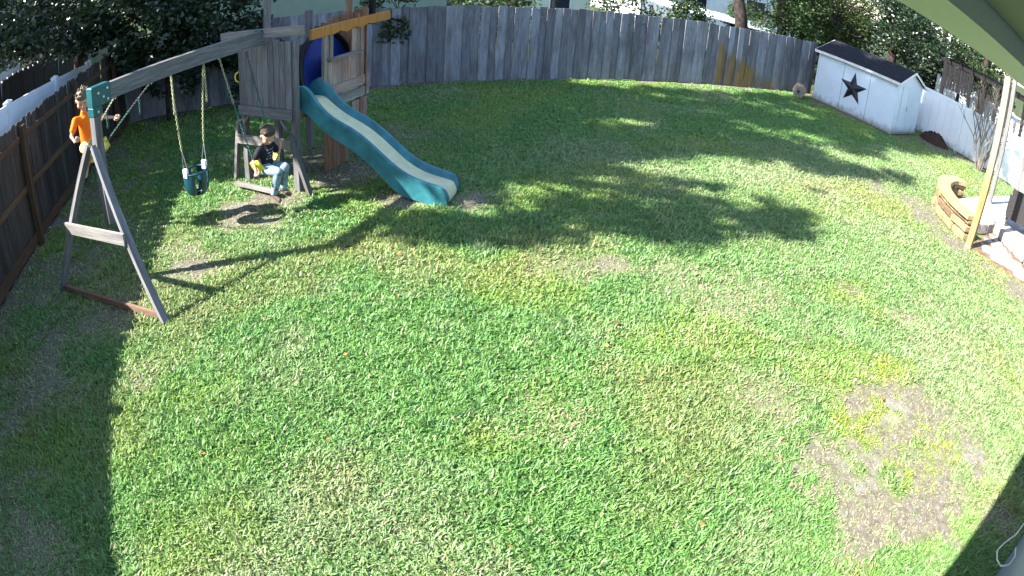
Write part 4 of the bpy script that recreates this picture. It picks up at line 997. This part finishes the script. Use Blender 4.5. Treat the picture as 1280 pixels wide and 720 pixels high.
cb_ += [shade(9.9, 7.6, .6), shade(11.0, 7.4, .6), shade(12.2, 7.0, .5), shade(8.6, 8.3, .6), shade(2.4, 9.2, .9, -6), shade(2.4, 10.2, .9, -6)]+[shade(a_, b_, .85, -7.6) for a_, b_ in ((15.8, 10.1), (16.6, 10.6), (17.4, 10.2), (18.0, 10.9), (16.0, 11.5), (17.0, 11.7), (17.9, 11.9), (16.3, 12.5), (17.3, 12.8), (18.2, 12.9), (19.6, 10.2), (20.3, 9.7), (21.0, 10.1), (20.0, 8.3), (21.2, 7.9), (19.8, 9.2), (20.8, 9.0), (21.4, 9.4))]+[shade(a_, b_, .8, -7.2) for a_, b_ in ((3.4, 8.3), (4.4, 8.5), (5.4, 8.7), (6.4, 9.2), (7.4, 9.3), (8.6, 9.2), (9.8, 8.8), (5.2, 9.6))]+[shade(a_, b_, .62, -6.2) for a_, b_ in ((1.9, 8.05), (2.6, 8.0), (1.35, 8.75), (1.9, 8.8), (2.6, 8.7), (3.3, 8.6), (1.7, 9.4), (3.2, 9.5))]
cb_ += [shade(sx, sy, .38, -7.6+rg_.uniform(-.5, .5)) for sx, sy in ((19.8, 7.7), (20.5, 7.2), (20.9, 8.3), (21.5, 7.3), (20.1, 6.7), (21.2, 6.5), (20.6, 5.9), (21.6, 8.5))]
tree('oak_tree', (-7.9, 11.0, 0), 'tall oak standing beyond the left fence, farther from the house', [(-7.9, 11, -.1), (-7.8, 11, 5), (-7.5, 11, 11), (-7.4, 11.1, 18), (-7.4, 11.1, 22)], .42, cb_, 74000, .23, 'leaf_mid', seed=8, limbs=14)
# added unseen trees beyond the left fence, shaped to darken only the strip along it
def add_shade_tree(y, label, seed):
    rg = random.Random(seed); cs = []
    for _ in range(26):
        x = rg.uniform(-10, -6.6); zm = (-2.6-x)/1.25; z = rg.uniform(1.2, max(1.3, zm-.7)); cs.append((x, y+rg.uniform(-2.2, 2.2), z, rg.uniform(.5, .8)))
    tree('added_shade_tree', (-8.4, y, 0), label, [(-8.4, y, -.1), (-8.4, y, 1.5), (-8.5, y, 3.2)], .15, cs, 14000, .16, 'leaf_dark', seed=seed)
add_shade_tree(6.2, 'added out of view tree darkening the strip by the left fence, level with the swing frame', 91)
add_shade_tree(2.2, 'added out of view tree darkening the strip by the left fence, level with the house', 92)
# shrubs and trees beyond the back fence
def shrub(name, base, r, h, n, lm, label, seed, size=.09, cat='shrub', group=None):
    b = Vector(base); cl = rclumps(seed, 9, b.x, b.y, h*.6, r*.65, r*.5, h*.38, r*.3, r*.5)
    return tree(name, base, label, [(b.x, b.y, -.1), (b.x, b.y, h*.3), (b.x+.05, b.y, h*.6)], .05, cl, n, size, lm, seed=seed, limbs=3, cat=cat, group=group)
g_ = 'shrubs behind the back fence'
shrub('hedge_shrub', (3.05, 14.15, 0), 1.1, 2.75, 4800, 'leaf_mid', 'pale leaved shrub spilling over the fence beside the fort', 31, .11, group=g_)
shrub('hedge_shrub', (5.6, 15.3, 0), 1.6, 2.4, 4500, 'leaf_mid', 'green shrub topping the middle of the back fence', 32, .1, group=g_)
shrub('hedge_shrub', (10.0, 15.6, 0), 1.5, 2.5, 5200, 'leaf_light', 'sunlit yellow green shrub behind the fence left of white wall', 33, .1, group=g_)
shrub('hedge_shrub', (12.0, 15.3, 0), 1.1, 2.3, 3600, 'leaf_mid', 'dark shrub beside the sunlit yellow green one', 34, .1, group=g_)
shrub('hedge_shrub', (17.3, 18.6, 0), 1.3, 2.5, 3600, 'leaf_mid', 'small round bush by the white house wall', 35, .1, group=g_)
shrub('corner_shrub', (-2.2, 13.15, 0), 1.35, 2.3, 10000, 'leaf_dark', 'dark shrub in the shaded corner behind the bucket swing', 36, .12)
shrub('corner_shrub', (-.5, 13.2, 0), 1.1, 1.9, 7000, 'leaf_dark', 'dark shrub against the back fence left of the fort', 37, .12)
def leaning_tree(base, top, r, label, clumps, n, lm, seed, size=.12):
    b = Vector(base); t = Vector(top); return tree('broadleaf_tree', base, label, [b+Vector((0, 0, -.1)), b.lerp(t, .3)+Vector((.1, 0, 0)), b.lerp(t, .65), t], r, clumps, n, size, lm, seed=seed, limbs=5)
leaning_tree((14.95, 15.6, 0), (13.2, 16.0, 7), .27, 'leaning dark trunked tree right behind the back fence', rclumps(41, 14, 13.0, 17.0, 7.5, 2.5, 2.0, 1.6, .7, 1.1), 5000, 'leaf_mid', 41, .16)
leaning_tree((17.8, 16.6, 0), (17.2, 17.2, 7), .22, 'tree with low dark foliage left of the shed roof', rclumps(42, 26, 17.4, 16.6, 3.0, 2.0, 1.2, 1.9, .5, .9), 12000, 'leaf_mid', 42, .12)
leaning_tree((20.6, 16.4, 0), (21.0, 16.8, 7), .38, 'thick trunked tree behind the shed roof', rclumps(43, 22, 21.0, 17.2, 3.4, 2.0, 1.4, 1.9, .5, .9), 10000, 'leaf_light', 43, .12)
leaning_tree((22.6, 14.6, 0), (22.4, 14.4, 7), .26, 'dense dark tree right of the shed roof ridge', rclumps(44, 40, 22.6, 13.6, 3.7, 1.6, 2.6, 1.7, .55, .95), 20000, 'leaf_dark', 44, .12)
leaning_tree((24.6, 10.6, 0), (24.4, 10.4, 7), .2, 'bushy tree behind the dark pergola', rclumps(45, 26, 24.8, 10.2, 4.2, 1.3, 2.4, 1.6, .5, .9), 11000, 'leaf_mid', 45, .12)
leaning_tree((27.5, 14.5, 0), (27.3, 14.3, 7), .25, 'broad dark tree filling the gap far behind the shed', rclumps(46, 44, 27.5, 14.5, 2.6, 2.0, 4.5, 2.3, .8, 1.3), 16000, 'leaf_dark', 46, .2)
leaning_tree((24.0, 19.5, 0), (24.0, 19.3, 7), .25, 'broad green tree far behind the shed ridge', rclumps(47, 40, 23.6, 19.4, 2.4, 3.4, 1.2, 2.2, .8, 1.2), 15000, 'leaf_mid', 47, .19)
def bare_shrub():
    b = Vector((18.75, 7.55, 0)); root = empty('bare_shrub', b, 0, 'leafless multi stemmed shrub in front of the white fence', 'shrub'); rg = random.Random(9)
    for k in range(10):
        m = MB(); a = k*.66; branchy(m, (math.cos(a)*.1, math.sin(a)*.1, -.03), (math.cos(a)*.3, math.sin(a)*.3, 1), 1.05, .03, 4, rg, .42, .3, 4, .68); m.build('stem', M['bark_pale'], root)
bare_shrub()
# ------------------------------------------------------------------ neighbouring buildings
def window(root, x0, x1, z0, z1, y, s, m=None):
    w = MB(); t = .05
    for a in ((x0-t, x0, z0-t, z1+t), (x1, x1+t, z0-t, z1+t), (x0, x1, z0-t, z0), (x0, x1, z1, z1+t)): w.box(a[0], a[1], min(y, y+s*.04), max(y, y+s*.04), a[2], a[3])
    o = w.build('window', M['wall_white'], root); MB().box(x0, x1, min(y+s*.005, y+s*.015), max(y+s*.005, y+s*.015), z0, z1).build('pane', m or M['glass_dark'], o)
def house(name, c, rz, L, D, H, wm, label, wins, roofm, ov=.4, rise=1.6):
    root = empty(name, c, rz, label, 'house'); MB().box(-L/2, L/2, 0, D, -.05, H).build('wall', M[wm], root)
    for x0, x1, z0, z1 in wins: window(root, x0, x1, z0, z1, -.001, -1)
    r = MB(); z = H+.01; r.add([(-L/2-ov, -ov, z), (L/2+ov, -ov, z), (L/2+ov, D+ov, z), (-L/2-ov, D+ov, z), (-L/2-ov, D/2, z+rise), (L/2+ov, D/2, z+rise)], [(0, 3, 2, 1), (0, 1, 5, 4), (2, 3, 4, 5), (1, 2, 5), (3, 0, 4)]); r.build('roof', M[roofm], root)
    return root
house('neighbour_house', (1.6, 21.5, 0), 0, 9.6, 7, 2.7, 'wall_green', 'grey green stucco house behind the fort', [], 'roof_blue')
house('neighbour_house', (9.6, 21.2, 0), 0, 4.6, 6, 2.7, 'wall_pale', 'pale green house wall with window above the back fence', [(-1.35, -.65, .7, 1.9), (.6, 1.4, .7, 1.9)], 'roof_blue')
house('neighbour_house', (23.5, 26.5, 0), R(-6), 11, 8, 2.9, 'wall_white', 'white house with dark windows beyond the leaning tree', [(-2.9, -1.5, 1.0, 2.2), (1.2, 2.6, 1.0, 2.2)], 'roof_blue')
cp = empty('carport', (12.4, 16.4, 0), 0, 'sunlit white sheet roof of a low carport above the back fence', 'carport')
for k in range(7):
    x0, x1 = k*.82, k*.82+.8; zz = lambda x: 1.80-.07*x
    MB().add([(x0, 0, zz(x0)), (x1, 0, zz(x1)), (x1+.5, 3.4, zz(x1)+.12), (x0+.5, 3.4, zz(x0)+.12), (x0, 0, zz(x0)+.04), (x1, 0, zz(x1)+.04), (x1+.5, 3.4, zz(x1)+.16), (x0+.5, 3.4, zz(x0)+.16)],
             [(3,2,1,0),(4,5,6,7),(0,1,5,4),(1,2,6,5),(2,3,7,6),(3,0,4,7)]).build('roof_sheet', M['vinyl'], cp)
for x, y in ((.2, .2), (5.4, .2), (.7, 3.2), (5.9, 3.2)): plank('post', (x, y, 0), (x, y, 1.79-.07*x+.02*y), .09, .09, M['vinyl'], cp, side=(1, 0, 0))
house('neighbour_house', (-12.5, 24.5, 0), R(28), 8, 6, 2.8, 'wall_grey', 'grey sided neighbour house with pink brick corner at far left', [], 'roof_blue')
bk = MB().box(-.5, .5, -.06, .2, 0, 2.4).build('brick_pier', M['brick_pink'], None, loc=(-10.6, 24.6, 0), rot=(0, 0, R(28))); tag(bk, 'pink brick pier beside the grey neighbour house', 'pier')
board_fence('wooden_fence', (-7.4, 11.0), (-6.6, 21.5), 1.8, .2, M['dark_wood'], M['dark_wood'], 'dark far fence beneath the string lights at left', 1, .0, ear=.004)
sr = empty('string_lights', (-7.2, 12.6, 0), 0, 'string of small white festoon bulbs over the dark far fence', 'lights')
wire = MB(); pts = []
for i in range(27):
    t = i/26; y = t*9.0; z = 1.92-.25*t-.06*math.sin(t*math.pi*4)**2; pts.append((.06+.08*y, y, z))
wire.tube(pts, .006, 5).build('wire', M['black'], sr)
for i, p in enumerate(pts):
    MB().ell((p[0], p[1], p[2]-.04), (.028, .028, .034), 8, 6).build('bulb', M['bulb'], sr, True)
def pergola():
    root = empty('pergola', (22.0, 10.2, 0), R(6), 'dark wooden pergola with screens behind the white fence', 'pergola')
    for y in (-2.8, -1.5, -.2, 1.1): 
        for x in (0, 2.2): plank('post', (x, y, -.02), (x, y, 2.75), .13, .13, M['dark_wood'], root, side=(1, 0, 0))
    for x in (0, 2.2): plank('beam', (x, -3.2, 2.82), (x, 1.5, 2.82), .14, .06, M['dark_wood'], root, side=(0, 0, 1))
    for i in range(9): plank('rafter', (-.3, -3+i*.55, 2.92), (2.5, -3+i*.55, 2.92), .1, .04, M['dark_wood'], root, side=(0, 0, 1))
    for i in range(9): plank('screen_slat', (-.09, -.15+i*.14, 1.75), (-.09, -.15+i*.14, 2.72), .12, .02, M['dark_wood'], root, side=(0, 1, 0))
pergola()
vinyl_fence('vinyl_fence', (25.6, 13.5), (25.9, 2.5), 0, 1.9, 1.9, 'far white fence glimpsed between the pergola posts', 2.4)
